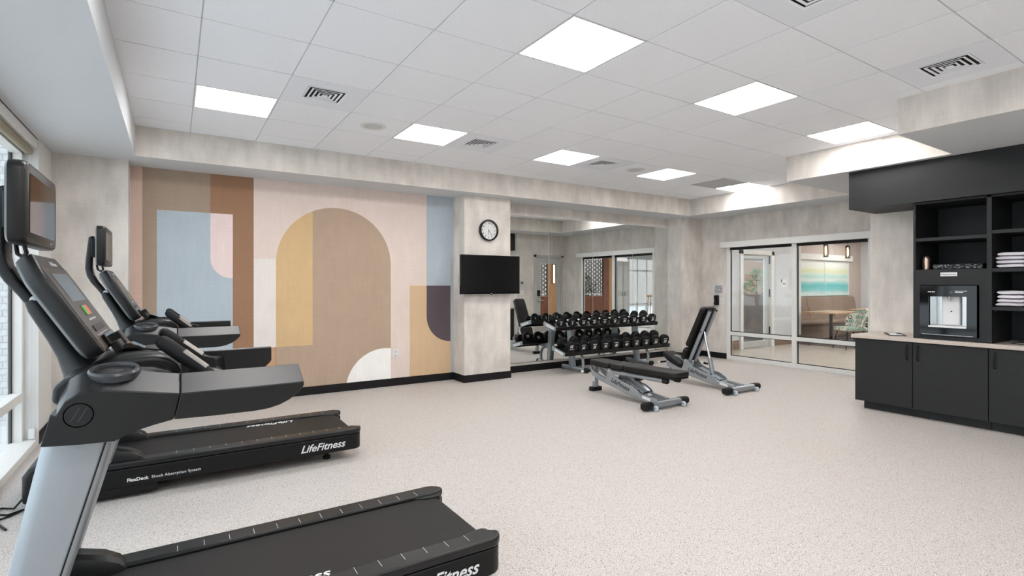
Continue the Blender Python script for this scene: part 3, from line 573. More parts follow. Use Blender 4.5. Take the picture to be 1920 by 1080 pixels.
    plate('keypad', -.10, .16, .305, .348, .0012, .012, 'gloss', .003); plate('tablet_clip', .08, .16, .32, .40, .005, .035, 'char', .006); plate('tablet_clip', -.06, .04, .345, .385, .0, .03, 'char', .006)
    text('brand_lettering', 'LifeFitness', .026, 'ltgrey', fp(.04, .016, .001), (0, 1, 0), -dv, con, shear=.3)
    # upper monitor
    def scrn(s_):
        q = rrect(-.245, .245, 1.515, 1.772, .03, 4); return [(y*s_, (z-1.644)*s_+1.644+(.012*(1-(y/.25)**2) if z > 1.64 else 0)) for y, z in q]
    mo = MB().loft([[(x, y, z) for y, z in scrn(s_)] for s_, x in ((.95, -.436), (1.0, -.428), (1.0, -.402), (.985, -.390), (.95, -.384))]).build('monitor', 'char', t, 0)
    MB().box(-.386, -.3825, -.20, .20, 1.552, 1.738).build('screen', 'gloss', mo, smooth=False); MB().box(-.386, -.3815, .12, .14, 1.533, 1.537).build('badge', 'ltgrey', mo, smooth=False)
    MB().tube([(-.45, -.02, 1.53), (-.44, -.05, 1.49), (-.42, -.09, 1.478), (-.405, -.12, 1.49), (-.41, -.13, 1.52)], .006, 8).build('cable', 'black', t)
    return t
make_treadmill(2.405, 'nearest black treadmill with silver uprights, cut by the bottom of the picture', True)
make_treadmill(4.57, 'farther black treadmill, between the nearest treadmill and the mural', False)
tag(MB().tube([(-.79, 4.40, .06), (-.80, 4.38, .05), (-.83, 4.36, .012), (-.90, 4.42, .008), (-.92, 4.33, .008), (-.84, 4.27, .008), (-.78, 4.32, .008), (-.83, 4.24, .008), (-.88, 4.2, .008), (-.84, 4.1, .008), (-.80, 4.02, .008)], .006, 8).build('power_cord', 'black'), 'looped black power cord on the floor by the farther treadmill', 'cord')
# ------------------------------------------------------------------ dumbbell rack
rk = thing('dumbbell_rack', 'silver two shelf dumbbell rack standing in front of the mirror', 'rack', (6.12, 6.5, 0))
RX, RY = 6.12, 6.5
for fx in (5.43, 6.90):
    x = fx-RX
    ft = MB().tube([(x, 6.29-RY, .042), (x, 6.86-RY, .042)], .036, 16).build('foot_tube', 'silver', rk)
    MB().tube([(x, 6.255-RY, .042), (x, 6.262-RY, .042), (x, 6.30-RY, .042)], [.034, .041, .041], 16).build('end_cap', 'rubber', ft)
    MB().lathe([(.041, 0), (.041, .012)], (x, 6.88-RY-.03, .0), n=12).build('end_cap', 'rubber', ft)
    MB().loft([[(x+a, y+b-RY, z) for a, b in rrect(-.042, .042, -.05, .05, .016, 3)] for y, z in ((6.62, .06), (6.68, .72))]).build('upright', 'silver', rk)
    MB().tube([(x+.0, 6.36-RY, .07), (x, 6.355-RY, .16), (x, 6.365-RY, .22), (x, 6.40-RY, .275), (x, 6.47-RY, .305), (x, 6.58-RY, .32)], .024, 12).build('curved_brace', 'silver', rk)
    MB().prism([(6.30-RY, .325), (6.68-RY, .41), (6.68-RY, .36), (6.50-RY, .30)], 'x', x-.03, x+.03).build('shelf_arm', 'silver', rk, .004); MB().prism([(6.50-RY, .70), (6.78-RY, .765), (6.74-RY, .70), (6.60-RY, .66)], 'x', x-.03, x+.03).build('shelf_arm', 'silver', rk, .004)
TL = math.atan2(.075, .30)
def shelf(yf, zf, x0, x1, lb):
    c, s_ = math.cos(TL), math.sin(TL); L = .31
    def P(u, w): return (yf-RY+u*c-w*s_, zf+u*s_+w*c)
    sh = MB().prism([P(0, 0), P(L, 0), P(L, -.012), P(0, -.012)], 'x', x0-RX, x1-RX).build('shelf', 'char', rk, .003, label=lb)
    for u0, u1 in ((0, .012), (L-.012, L)): MB().prism([P(u0, .022), P(u1, .022), P(u1, -.035), P(u0, -.035)], 'x', x0-RX, x1-RX).build('shelf_edge', 'black', sh, .003)
    for a in (x0-.012, x1): MB().prism([P(-.004, .026), P(L+.004, .026), P(L+.004, -.038), P(-.004, -.038)], 'x', a-RX, a+.012-RX).build('end_plate', 'silver' if a < x0 else 'char', sh, .003)
    MB().prism([P(.03, .012), P(.24, .012), P(.24, -.028), P(.03, -.028)], 'x', x0-.0135-RX, x0-.012-RX).build('sticker', 'print', sh, smooth=False)
    return P
PU = shelf(6.44, .705, 4.95, 7.22, 'upper shelf'); PLo = shelf(6.20, .335, 4.94, 7.26, 'lower shelf')
lbw = {}
def dumbbell(r, th, num, flip, loc, label, grp):
    t = thing('dumbbell', label, 'dumbbell', loc, grp); t.rotation_euler = (TL, 0, 0)
    hl = .066
    for s in (-1, 1):
        key = (r, th, s)
        if key not in lbw:
            lbw[key] = MB().lathe([(r*.55, s*hl), (r*.86, s*(hl+.006)), (r*.97, s*(hl+th*.3)), (r, s*(hl+th*.6)), (r, s*(hl+th*.85)), (r*.95, s*(hl+th)), (r*.80, s*(hl+th)), (r*.78, s*(hl+th-.003)), (r*.3, s*(hl+th-.003))], axis='y', n=20).mesh('weight_head', 'rubber')
        hd = obj('weight_head', lbw[key], t)
        y = s*(hl+th-.0022); xd = (1, 0, 0) if s < 0 else (-1, 0, 0); up = (0, 0, 1)
        if flip: xd = tuple(-a for a in xd); up = (0, 0, -1)
        text('number', num, r*.70, 'print', (0, y, -r*.22*(1 if not flip else -1)), xd, up, hd, bold=.0012, shear=.15)
        zc = r*.30*(1 if not flip else -1)
        for k in range(5): MB().box(-r*.42+k*r*.18, -r*.42+k*r*.18+r*.12, min(y, y+s*.0006), max(y, y+s*.0006), zc-r*.06, zc+r*.06).build('maker_mark', 'print', hd, smooth=False) if s < 0 else None
    if 'h' not in lbw: lbw['h'] = MB().lathe([(.0135, -.075), (.014, -.06), (.017, -.02), (.0175, 0), (.017, .02), (.014, .06), (.0135, .075)], axis='y', n=14).mesh('handle', 'chrome')
    obj('handle', lbw['h'], t)
    return t
ORD = ['first', 'second', 'third', 'fourth', 'fifth', 'sixth', 'seventh', 'eighth', 'ninth', 'tenth']
for k in range(10):
    n_ = 5+5*(k//2); r = .072+.0012*k; x = 5.075+.2265*k; pz = PU(.155, r+.001)
    dumbbell(round(r, 4), .05+.002*k, str(n_), k == 8, (x, pz[0]+RY, pz[1]), 'black round %d pound dumbbell, %s from the left on the upper rack shelf' % (n_, ORD[k]), 'dumbbells on the upper shelf')
    n_ = 30+5*(k//2); r = .090+.0006*k; x = 5.075+.2285*k; pz = PLo(.155, r+.001)
    dumbbell(round(r, 4), .072+.002*k, str(n_), k == 0, (x, pz[0]+RY, pz[1]), 'black round %d pound dumbbell, %s from the left on the lower rack shelf' % (n_, ORD[k]), 'dumbbells on the lower shelf')
# ------------------------------------------------------------------ adjustable benches
def make_bench(loc, raised, label):
    t = thing('weight_bench', label, 'bench', loc, 'adjustable weight benches')
    cb = MB().loft([[(x, y, z) for y, z in rrect(-.04, .04, .016, .088, .03, 4)] for x in (-.34, .34)]).build('crossbar', 'silver', t)
    for s in (-1, 1):
        MB().loft([[(s*x, y, z) for y, z in rrect(-.044*k, .044*k, .052-.040*k, .052+.040*k, .03*k, 4)] for x, k in ((.235, 1.0), (.34, 1.0), (.357, .93), (.365, .7))]).build('end_cap', 'rubber', cb)
        wh = MB().lathe([(.012, -.016), (.026, -.016), (.029, -.012), (.029, .012), (.026, .016), (.012, .016)], (s*.225, -.065, .03), 'x', 20).build('wheel', 'wheel', t)
        MB().box(s*.225-.024, s*.225-.018, -.07, -.03, .02, .05).box(s*.225+.018, s*.225+.024, -.07, -.03, .02, .05).build('wheel_bracket', 'silver', t, .002)
        rg = []
        for y, z in ((1.15, .30), (1.13, .262), (1.08, .232), (1.0, .208), (.85, .175), (.67, .14), (.35, .088), (.03, .062)):
            rg.append([(s*.085+a, y, z+b) for a, b in rrect(-.02, .02, -.034, .034, .012, 3)])
        MB().loft(rg).build('base_rail', 'silver', t)
        pl = MB().prism([(.816, .338), (.79, .348), (.755, .342), (.735, .315), (.68, .262), (.60, .232), (.485, .205), (.40, .192), (.31, .15), (.266, .10), (.35, .07), (.67, .115), (.866, .19), (.83, .26)], 'x', min(s*.107, s*.118), max(s*.107, s*.118)).build('side_plate', 'silver', t, .003)
        if s < 0:
            text('brand_lettering', 'LifeFitness', .075, 'blackprint', (s*.1185, .60, .178), (0, -1, -.22), (0, -.22, 1), pl, shear=.35, bold=.001)
            MB().prism([(.25, .075), (.13, .058), (.13, .088), (.25, .105)], 'x', s*.1062, s*.1045).build('sticker', 'print', t, smooth=False)
            MB().box(s*.1187, s*.118, .43, .56, .132, .1345).build('caption_line', 'blackprint', pl, smooth=False)
    MB().loft([[(a, 1.17+b, z) for a, b in rrect(-.035, .035, -.03, .03, .015, 4)] for z in (.04, .345)]).build('rear_post', 'silver', t)
    MB().loft([[(a, 1.17+b, z) for a, b in rrect(-.09*k, .09*k, -.045*k, .045*k, .03, 4)] for z, k in ((0, .97), (.012, 1), (.04, 1), (.05, .93))]).build('rear_foot', 'rubber', t)
    MB().box(-.0365, -.0355, 1.145, 1.185, .12, .19).build('sticker', 'print', t, smooth=False)
    MB().tube([(-.21, 1.17, .265), (.02, 1.17, .265)], .013, 10).build('carry_handle', 'rubber', t); MB().tube([(-.235, 1.17, .265), (-.21, 1.17, .265)], .015, 10).build('handle_tip', 'pale', t)
    MB().prism([(.72, .20), (.62, .245), (.40, .17), (.22, .095), (.30, .075), (.60, .13)], 'x', -.045, .045).build('ladder_channel', 'silver', t, .006)
    for k in range(5): MB().tube([(-.05, .28+.075*k, .118+.024*k), (.05, .28+.075*k, .118+.024*k)], .008, 8).build('ladder_pin', 'handle', t)
    for s in (-1, 1): MB().lathe([(.016, 0), (.016, s*.01)], (s*.12, .785, .318), 'x', 12).build('pivot_bolt', 'chrome', t)
    def pad(nm, a, b, th, hw0, hw1):     # pad between two (y,z) points of its top centre line
        a = Vector((0, *a)); b = Vector((0, *b)); d = (b-a).normalized(); nrm = Vector((1, 0, 0)).cross(d)
        if nrm.z < 0 or (raised and nm == 'back_pad' or raised and nm == 'lumbar_pad') and nrm.y < 0: nrm = -nrm
        L = (b-a).length; ring = []
        pts = [(0, hw0-.03), (.03, hw0), (L-.03, hw1), (L, hw1-.03)]
        ol = [(-w, u) for u, w in pts]+[(w, u) for u, w in reversed(pts)]
        rg = [[a+d*u+Vector((x, 0, 0))*1-nrm*h for x, u in ol] for h in (0, th)]
        p = MB().loft(rg).build(nm, 'vinyl', t, .018, 4)
        bp = [[a+d*u+Vector((x*.93, 0, 0))-nrm*h for x, u in ol] for h in (th, th+.012)]
        MB().loft(bp).build('pad_board', 'black', p, .002)
        return p
    if not raised:
        pad('seat_pad', (1.17, .418), (.785, .412), .058, .12, .145); pad('lumbar_pad', (.775, .412), (.55, .415), .058, .145, .145); pad('back_pad', (.54, .418), (-.235, .432), .062, .145, .14)
        for s in (-1, 1): MB().tube([(s*.098, .74, .312), (s*.098, -.06, .322)], .025, 12).build('pad_tube', 'silver', t); MB().tube([(s*.098, -.055, .322), (s*.098, -.112, .323), (s*.098, -.122, .323)], [.031, .031, .023], 12).build('tube_cap', 'rubber', t)
        MB().prism([(.60, .31), (.52, .30), (.24, .15), (.30, .115)], 'x', -.03, .03).build('lift_strut', 'silver', t, .006)
        MB().tube([(-.055, .40, .265), (.055, .40, .265)], .022, 12).build('strut_hub', 'handle', t)
        MB().prism([(1.13, .345), (.85, .345), (.80, .28), (.95, .29)], 'x', -.03, .03).build('seat_bracket', 'silver', t, .004)
    else:
        pad('seat_pad', (1.20, .415), (.84, .275), .058, .12, .145)
        q0 = Vector((0, .765, .315)); q1 = Vector((0, .43, 1.035)); d = (q1-q0).normalized(); nb = Vector((0, d.z, -d.y))
        def bp_(u, w): p = q0+d*u+nb*w; return (p.y, p.z)
        pad('lumbar_pad', bp_(-.02, .115), bp_(.17, .115), .06, .13, .145); pad('back_pad', bp_(.19, .115), bp_(.81, .115), .062, .145, .13)
        for s in (-1, 1):
            MB().tube([q0+Vector((s*.06, 0, 0)), q1+Vector((s*.06, 0, 0))], .025, 12).build('pad_tube', 'silver', t)
            MB().tube([q1+Vector((s*.06, 0, 0)), q1+d*.012+Vector((s*.06, 0, 0))], [.029, .026], 12).build('tube_cap', 'rubber', t)
        MB().prism([bp_(.05, .03), bp_(.78, .03), bp_(.78, .04), bp_(.05, .04)], 'x', -.07, .07).build('back_plate', 'black', t, .002)
        k0 = q0+d*.47; MB().tube([(-.085, k0.y, k0.z), (.085, k0.y, k0.z)], .012, 10).build('strut_hub', 'handle', t)
        MB().tube([(0, k0.y, k0.z), (0, .475, .37)], .017, 12).build('strut_rod', 'chrome', t); MB().tube([(0, .477, .39), (0, .43, .16)], .03, 14).build('strut_sleeve', 'silver', t)
        MB().tube([(-.05, .43, .17), (.05, .43, .17)], .014, 10).build('strut_pin', 'handle', t); MB().tube([(-.03, .49, .31), (-.09, .50, .325)], [.012, .016], 10).build('strut_knob', 'rubber', t)
        MB().prism([(1.13, .335), (.90, .25), (.76, .25), (.80, .34), (1.13, .37)], 'x', -.03, .03).build('seat_bracket', 'silver', t, .004)
    return t
make_bench((4.655, 4.03, 0), False, 'flat black padded weight bench with silver frame, nearest the dumbbells')
make_bench((6.14, 4.07, 0), True, 'weight bench with upright black backrest, beside the glass partition')
# ------------------------------------------------------------------ charcoal cabinets
CF = 6.47
for (y1, y0, hs, lb) in ((2.88, 2.332, 'r', 'charcoal base cabinet at the open left end of the counter'), (2.328, 1.726, 'l', 'charcoal base cabinet below the built-in dispenser'), (1.722, 1.12, 'l', 'charcoal base cabinet at the right edge of the picture'), (1.116, .52, 'r', 'charcoal base cabinet outside the right edge of the picture')):
    t = thing('base_cabinet', lb, 'cabinet', (CF, (y0+y1)/2, 0), 'charcoal base cabinets'); h = (y1-y0)/2
    MB().box(.022, .65, -h, h, .09, .79).build('body', 'cab', t, smooth=False); MB().box(.08, .64, -h+(0 if y0 < 2.3 else 0), h-(.06 if y1 > 2.8 else 0), 0, .09).build('toe_kick', 'cabin', t, smooth=False)
    d = MB().box(0, .02, -h+.0015, h-.0015, .092, .782).build('door', 'cab', t, .0015, smooth=False)
    hy = -h+.045 if hs == 'r' else h-.047
    MB().tube([(0, hy, .60), (-.026, hy, .603), (-.03, hy, .612), (-.03, hy, .74), (-.026, hy, .747), (0, hy, .75)], .0065, 8).build('handle', 'handle', d)
tag(MB().box(6.44, 7.118, .5, 2.91, .7905, .83).build('countertop', 'counter', None, .003, smooth=False), 'beige countertop running along the charcoal cabinets', 'countertop')
hd = thing('cabinet_header', 'deep charcoal header box over the open shelves', 'header', (6.45, 1.7, 2.24))
MB().box(0, .66, -1.2, 1.235, 0, .42).build('header_box', 'cab', hd, .002, smooth=False); MB().box(-.002, .02, -1.2, 1.235, .405, .422).build('top_strip', 'cabin', hd, smooth=False)
sv = thing('shelving_unit', 'tall charcoal open shelving standing on the counter', 'shelving', (6.5, 1.6, .83))
z_ = -.83; y_ = -1.6
def sb(nm, x0, x1, y0, y1, z0, z1, m='cab'): return MB().box(x0, x1, y0+y_, y1+y_, z0+z_, z1+z_).build(nm, m, sv, .001, smooth=False)
sb('side_panel', 0, .61, 2.314, 2.335, .8305, 2.239); sb('divider', 0, .61, 1.708, 1.745, .8305, 2.239); sb('side_panel', 0, .61, .60, .62, .8305, 2.239)
sb('top_panel', 0, .61, .62, 2.314, 2.22, 2.2385); sb('back_panel', .595, .61, .62, 2.314, .831, 2.22, 'cabin')
sb('shelf', .004, .594, 1.745, 2.314, 1.836, 1.869); sb('shelf', .03, .594, 1.745, 2.314, 1.51, 1.542)
for z in (1.872, 1.51, 1.147): sb('shelf', .004, .594, .62, 1.708, z, z+.033)
for yy, z in ((2.305, 1.83), (1.70, 1.866), (1.70, 1.504), (1.70, 1.141)):
    for xx in (.06, .40): MB().lathe([(.006, 0), (.006, -.01)], (xx, yy-1.6, z-.83), 'y', 8).build('shelf_pin', 'chrome', sv)
PY0, PY1, PZ0, PZ1 = 1.80, 2.275, .87, 1.385
fp_ = MB()
for q in ((1.745, 2.314, .8305, PZ0), (1.745, 2.314, PZ1, 1.542), (1.745, PY0, PZ0, PZ1), (PY1, 2.314, PZ0, PZ1)): fp_.box(.0, .02, q[0]+y_, q[1]+y_, q[2]+z_, q[3]+z_)
fp_.build('front_panel', 'cab', sv, smooth=False)
# built-in dispenser
dp = thing('water_dispenser', 'built-in black glass dispenser with a steel niche under the shelves', 'dispenser', (6.5, 2.04, .87))
a0, a1, b0, b1 = 1.89-2.04, 2.195-2.04, .10, .405
f_ = MB()
for q in ((-.228, .230, .005, b0), (-.228, .230, b1, .508), (-.228, a0, b0, b1), (a1, .230, b0, b1)): f_.box(-.022, .018, *q)
f_.build('glass_front', 'gloss', dp, .0, smooth=False)
MB().box(.10, .11, a0, a1, b0, b1).build('niche_back', 'steel', dp, smooth=False); MB().box(-.015, .10, a0-.004, a0, b0, b1).build('niche_side', 'steel', dp, smooth=False); MB().box(-.015, .10, a1, a1+.004, b0, b1).build('niche_side', 'steel', dp, smooth=False)
MB().box(.06, .10, -.075, .07, b0+.01, b1).build('splash_panel', 'pale', dp, .01); MB().box(-.034, .10, a0, a1, b0-.012, b0+.004).build('drip_tray', 'pale', dp, .003); MB().box(-.015, .1, a0, a1, b1-.006, b1+.002).build('niche_top', 'gloss', dp, smooth=False)
MB().lathe([(.014, 0), (.012, -.04), (.008, -.045)], (.03, 0, b1-.005), n=14).build('spout', 'chrome', dp); MB().lathe([(.007, -.004), (.007, 0)], (.059, -.008, .25), 'x', 12).build('sensor', 'gloss', dp)
for k, (c, w) in enumerate(((.155, .012), (.138, .012), (.122, .01), (.108, .01))): MB().box(-.0228, -.022, c-w/2, c+w/2, .442, .450).build('maker_mark', 'print', dp, smooth=False)
MB().box(-.0228, -.022, -.045, -.02, .430, .452).build('blue_label', MT['scr'], dp, smooth=False); MB().box(-.0228, -.022, -.125, -.06, .438, .446).build('white_label', 'print', dp, smooth=False); MB().box(-.0228, -.022, -.155, -.06, .452, .456).build('white_label', 'print', dp, smooth=False)
MB().box(-.0228, -.022, -.20, .21, .012, .016).build('lower_line', 'ltgrey', dp, smooth=False)
sg = thing('headphones_sign', 'small white sign reading Headphones above the dispenser', 'sign', (6.4995, 2.035, 1.490))
MB().box(-.004, 0, -.067, .067, -.018, .02).build('plate', 'print', sg, .001, smooth=False); text('lettering', 'Headphones', .024, 'blackprint', (-.0042, 0, .001), (0, -1, 0), (0, 0, 1), sg)
tb = MB().lathe([(.026, 0), (.030, .004), (.033, .05), (.035, .10), (.031, .125), (.022, .138), (.010, .143)], (6.62, 2.262, 1.5425), n=28)
tag(tb.build('steel_tumbler', 'copper'), 'shiny copper coloured shaker on the left open shelf', 'shaker')
bk = thing('woven_tray', 'low black patterned basket tray on the left open shelf', 'tray', (6.72, 2.0, 1.5425))
MB().box(-.12, .12, -.20, .20, 0, .008).build('tray_base', 'black', bk, .002)
for q in ((-.12, -.108, -.20, .20), (.108, .12, -.20, .20), (-.108, .108, -.20, -.19), (-.108, .108, .19, .20)): MB().box(*q, .008, .055).build('tray_wall', 'black', bk, .003)
wv = MB()
for k in range(60):
    y = random.uniform(-.19, .19); z = random.uniform(.012, .05); a = random.uniform(.004, .010); wv.box(-.1212, -.12, y-a, y+a, z-.0012, z+.0012)
o = wv.build('woven_pattern', 'ltgrey', bk, smooth=False); o['kind'] = 'stuff'
# folded towels
def towel_mesh(seed, m):
    rnd = random.Random(seed); nx, ny = 14, 12; L, Wd, hh = .30, .19, .034; rings = []
    for i in range(nx+1):
        x = L*i/nx; rg = []
        for k in range(20):
            a = 2*math.pi*k/20; c, s_ = math.cos(a), math.sin(a)
            yy = math.copysign(abs(c)**.35, c)*Wd/2*(1+.03*math.sin(9*x+seed)); zz = math.copysign(abs(s_)**.45, s_)*hh/2
            e = min(1, .55+i*.3, .6+(nx-i)*.2)
            zz *= e; zz += .002*math.sin(14*x+4*yy*20+seed)+hh/2
            rg.append((x+.006*math.sin(seed+k*.8), yy+rnd.uniform(-.002, .002), zz))
        rings.append(rg)
    return MB().loft(rings).mesh('folded_towel', m)
TW = [towel_mesh(s, 'towel') for s in range(5)]+[towel_mesh(s+9, 'towel_shaded') for s in range(2)]
lev = ['bottom', 'second', 'third', 'top']
for zi, (z0, sh) in enumerate(((1.543, 'upper'), (1.1805, 'lower'))):
    for ci, (yc, nm) in enumerate(((1.59, 'stack beside the divider'), (1.375, 'stack cut by the right edge'))):
        for k in range(4):
            o = obj('folded_towel', TW[5+k % 2] if ci == 1 and k > 1 else TW[(k+zi*2+ci) % 5]); o.rotation_euler = (0, 0, random.uniform(-.04, .04)); o.location = (6.535+random.uniform(0, .02), yc+random.uniform(-.006, .006), z0+.0035+k*.0375)  # top towels of the outer stack have their shade painted in
            tag(o, '%s folded towel, %s in the %s, %s towel shelf' % ('shade-painted white' if ci == 1 and k > 1 else 'white', lev[k], nm, sh), 'towel', 'folded towels')
ct = thing('counter_tray', 'low dark tray of cards lying on the counter by the wall', 'tray', (6.76, 2.60, .8303), rz=math.radians(30))
MB().box(-.17, .17, -.08, .08, 0, .006).build('tray_base', 'black', ct, .002); MB().box(-.13, -.02, -.05, .06, .006, .009).build('card', 'print', ct, smooth=False); MB().box(.0, .13, -.04, .05, .006, .008).build('card', 'ltgrey', ct, smooth=False); MB().box(-.02, .05, -.06, -.02, .009, .016).build('pen_case', 'handle', ct, .003)
c2 = thing('magazine', 'dark magazine lying on the counter under the towel shelves', 'magazine', (6.74, 1.50, .8303))
MB().box(-.12, .12, -.10, .10, 0, .006).build('cover', 'handle', c2, smooth=False); MB().box(-.10, -.02, -.08, .08, .006, .0068).build('cover_print', 'print', c2, smooth=False)
# ------------------------------------------------------------------ phone corner, thermostat, shade chain
sn = thing('notice_plate', 'small grey notice with four lines above the wall phone', 'sign', (XR, 6.235, 1.305))
MB().box(-.004, 0, -.095, .095, -.08, .08).build('plate', 'ltgrey', sn, .001, smooth=False)
for k, s_ in enumerate(('Dial 0 for', 'Front Desk', 'Dial 911 for', 'Emergency')): text('lettering', s_, .032, 'blackprint', (-.0045, 0, .05-.03*k-(.012 if k > 1 else 0)), (0, -1, 0), (0, 0, 1), sn, bold=.0005)
ph = thing('wall_phone', 'black wall telephone handset between the notice and the upright bench', 'telephone', (XR, 6.265, 1.0))
MB().box(-.035, 0, -.045, .045, 0, .19).build('cradle', 'gloss', ph, .01); MB().prism([(-.035, .005), (-.07, .01), (-.078, .05), (-.066, .07), (-.066, .125), (-.078, .145), (-.07, .185), (-.035, .19)], 'y', -.028, .028).build('handset', 'black', ph, .01, 3)
MB().tube([(-.05, .02, .01), (-.05, .05, -.03), (-.045, .06, -.08), (-.045, .03, -.10), (-.045, 0, -.085), (-.045, .005, -.055), (-.045, .03, -.05)], .006, 8).build('cord', 'black', ph)
sp = thing('phone_plate', 'white wall plate right of the wall phone', 'wall plate', (XR, 6.165, 1.08))
MB().box(-.006, 0, -.045, .045, -.065, .065).build('cover_plate', 'pale', sp, .002); MB().box(-.009, -.006, -.012, .012, -.02, .0).build('jack', 'ltgrey', sp)
th = thing('thermostat', 'small grey thermostat left of the grey door, seen in the mirror', 'thermostat', (7.27, 3.0, 1.43))
MB().box(-.05, .05, 0, .02, -.05, .05).build('case', 'ltgrey', th, .004); MB().box(-.03, .03, .02, .0215, -.02, .03).build('display', 'scr', th, smooth=False)
sw = thing('light_switch', 'white switch plate below the thermostat, seen in the mirror', 'switch', (7.27, 3.0, 1.19))
MB().box(-.06, .06, 0, .008, -.06, .06).build('cover_plate', 'pale', sw, .002); MB().box(-.035, -.01, .008, .012, -.03, .03).build('rocker', 'print', sw); MB().box(.01, .035, .008, .012, -.03, .03).build('rocker', 'print', sw)
cn = thing('shade_chain', 'thin pale roller shade chain with clear floor clip by the window jamb', 'chain', (-1.035, 6.02, 0))
for dx in (-.012, .012): MB().tube([(dx, 0, .12), (dx, 0, 2.52)], .003, 6).build('chain_strand', 'pale', cn)
MB().box(-.022, .022, -.012, .012, .06, .15).build('floor_clip', 'pale', cn, .006)
# ------------------------------------------------------------------ lounge furniture
bq = thing('banquette', 'long tan leather banquette against the lounge wall', 'banquette', (12.7, 7.5, 0))
MB().box(.0, 3.9, -.50, -.02, .006, .36).build('base_front', 'leather', bq, .01)
for k in range(3):
    x0 = 1.3*k
    MB().prism([(-.58, .36), (-.60, .42), (-.57, .47), (-.12, .47), (-.12, .36)], 'x', x0+.004, x0+1.296).build('seat_cushion', 'leather', bq, .02, 3)
    MB().prism([(-.20, .44), (-.10, 1.05), (-.04, 1.07), (-.01, 1.03), (-.01, .44)], 'x', x0+.004, x0+1.296).build('back_cushion', 'leather', bq, .02, 3)
ap = thing('art_panels', 'glass art panels with turquoise and green watercolour bands behind the banquette', 'artwork', (13.75, 7.5, 1.105))
am = bpy.data.materials.new('watercolour_bands'); am.use_nodes = True
N = am.node_tree.nodes; L = am.node_tree.links; b = N['Principled BSDF']; b.inputs['Roughness'].default_value = .15
tc = N.new('ShaderNodeTexCoord'); sx = N.new('ShaderNodeSeparateXYZ'); L.new(tc.outputs['Object'], sx.inputs[0])
nz = N.new('ShaderNodeTexNoise'); nz.inputs['Scale'].default_value = 2.2; nz.inputs['Detail'].default_value = 6; mpp = N.new('ShaderNodeMapping'); mpp.inputs['Scale'].default_value = (.6, 1, 2.5); L.new(tc.outputs['Object'], mpp.inputs[0]); L.new(mpp.outputs[0], nz.inputs[0])
m1 = N.new('ShaderNodeMath'); m1.operation = 'MULTIPLY_ADD'; m1.inputs[1].default_value = .16; L.new(nz.outputs[0], m1.inputs[0]); L.new(sx.outputs[2], m1.inputs[2])
cr = N.new('ShaderNodeValToRGB'); e = cr.color_ramp.elements; e[0].position = 0; e[0].color = (*lin((150, 205, 200)), 1); e[1].position = 1; e[1].color = (*lin((226, 230, 226)), 1)
for p_, c_ in ((.12, (214, 226, 222)), (.22, (130, 204, 204)), (.33, (96, 188, 192)), (.42, (150, 208, 206)), (.50, (222, 228, 224)), (.60, (170, 214, 206)), (.66, (214, 226, 214)), (.74, (216, 220, 170)), (.82, (228, 230, 220))):
    x = e.new(p_); x.color = (*lin(c_), 1)
L.new(m1.outputs[0], cr.inputs[0]); L.new(cr.outputs[0], b.inputs['Base Color'])
for k in range(-1, 2): MB().box(1.33*k+.01, 1.33*(k+1)-.02, -.03, -.015, -.02, .955).build('glass_panel', am, ap, .002, smooth=False)
for k in (-1, 0, 1, 2): MB().box(1.33*k-.02, 1.33*k+.01, -.035, 0, -.02, .955).build('divider_bar', 'pale', ap, smooth=False)
MB().box(-1.2, 2.75, -.10, -.001, .955, 1.11).build('head_box', 'white', ap, .004, smooth=False)
def table(x, y, lb):
    t = thing('cafe_table', lb, 'table', (x, y, .006), 'lounge tables')
    MB().box(-.62, .62, -.38, .38, .715, .75).build('tabletop', 'oaktop', t, .006); MB().box(-.028, .028, -.028, .028, .02, .715).build('pedestal', 'handle', t, .004); MB().box(-.28, .28, -.22, .22, 0, .02).build('base_plate', 'handle', t, .004)
table(13.1, 6.35, 'oak topped table with black pedestal in front of the banquette'); table(15.3, 6.35, 'farther oak topped table at the right end of the banquette')
# patterned chair fabric: starbursts
pm = bpy.data.materials.new('starburst_fabric'); pm.use_nodes = True
N = pm.node_tree.nodes; L = pm.node_tree.links; b = N['Principled BSDF']; b.inputs['Roughness'].default_value = .85
tc = N.new('ShaderNodeTexCoord'); v = N.new('ShaderNodeTexVoronoi'); v.inputs['Scale'].default_value = 9; v.inputs['Randomness'].default_value = .35; L.new(tc.outputs['Object'], v.inputs[0])
v2 = N.new('ShaderNodeTexVoronoi'); v2.inputs['Scale'].default_value = 38; v2.inputs['Randomness'].default_value = .5; L.new(tc.outputs['Object'], v2.inputs[0])
cr = N.new('ShaderNodeValToRGB'); cr.color_ramp.interpolation = 'CONSTANT'; e = cr.color_ramp.elements; e[0].position = 0; e[0].color = (*lin((190, 214, 200)), 1); e[1].position = .07; e[1].color = (*lin((84, 146, 128)), 1)
for p_, c_ in ((.33, (206, 204, 188)), (.42, (48, 62, 60)), (.52, (200, 200, 186))): x = e.new(p_); x.color = (*lin(c_), 1)
L.new(v.outputs['Distance'], cr.inputs[0]); lt = N.new('ShaderNodeMath'); lt.operation = 'LESS_THAN'; lt.inputs[1].default_value = .2; L.new(v2.outputs['Distance'], lt.inputs[0])
mx = N.new('ShaderNodeMix'); mx.data_type = 'RGBA'; L.new(lt.outputs[0], mx.inputs[0]); L.new(cr.outputs[0], mx.inputs[6]); mx.inputs[7].default_value = (*lin((226, 220, 206)), 1); L.new(mx.outputs[2], b.inputs['Base Color'])
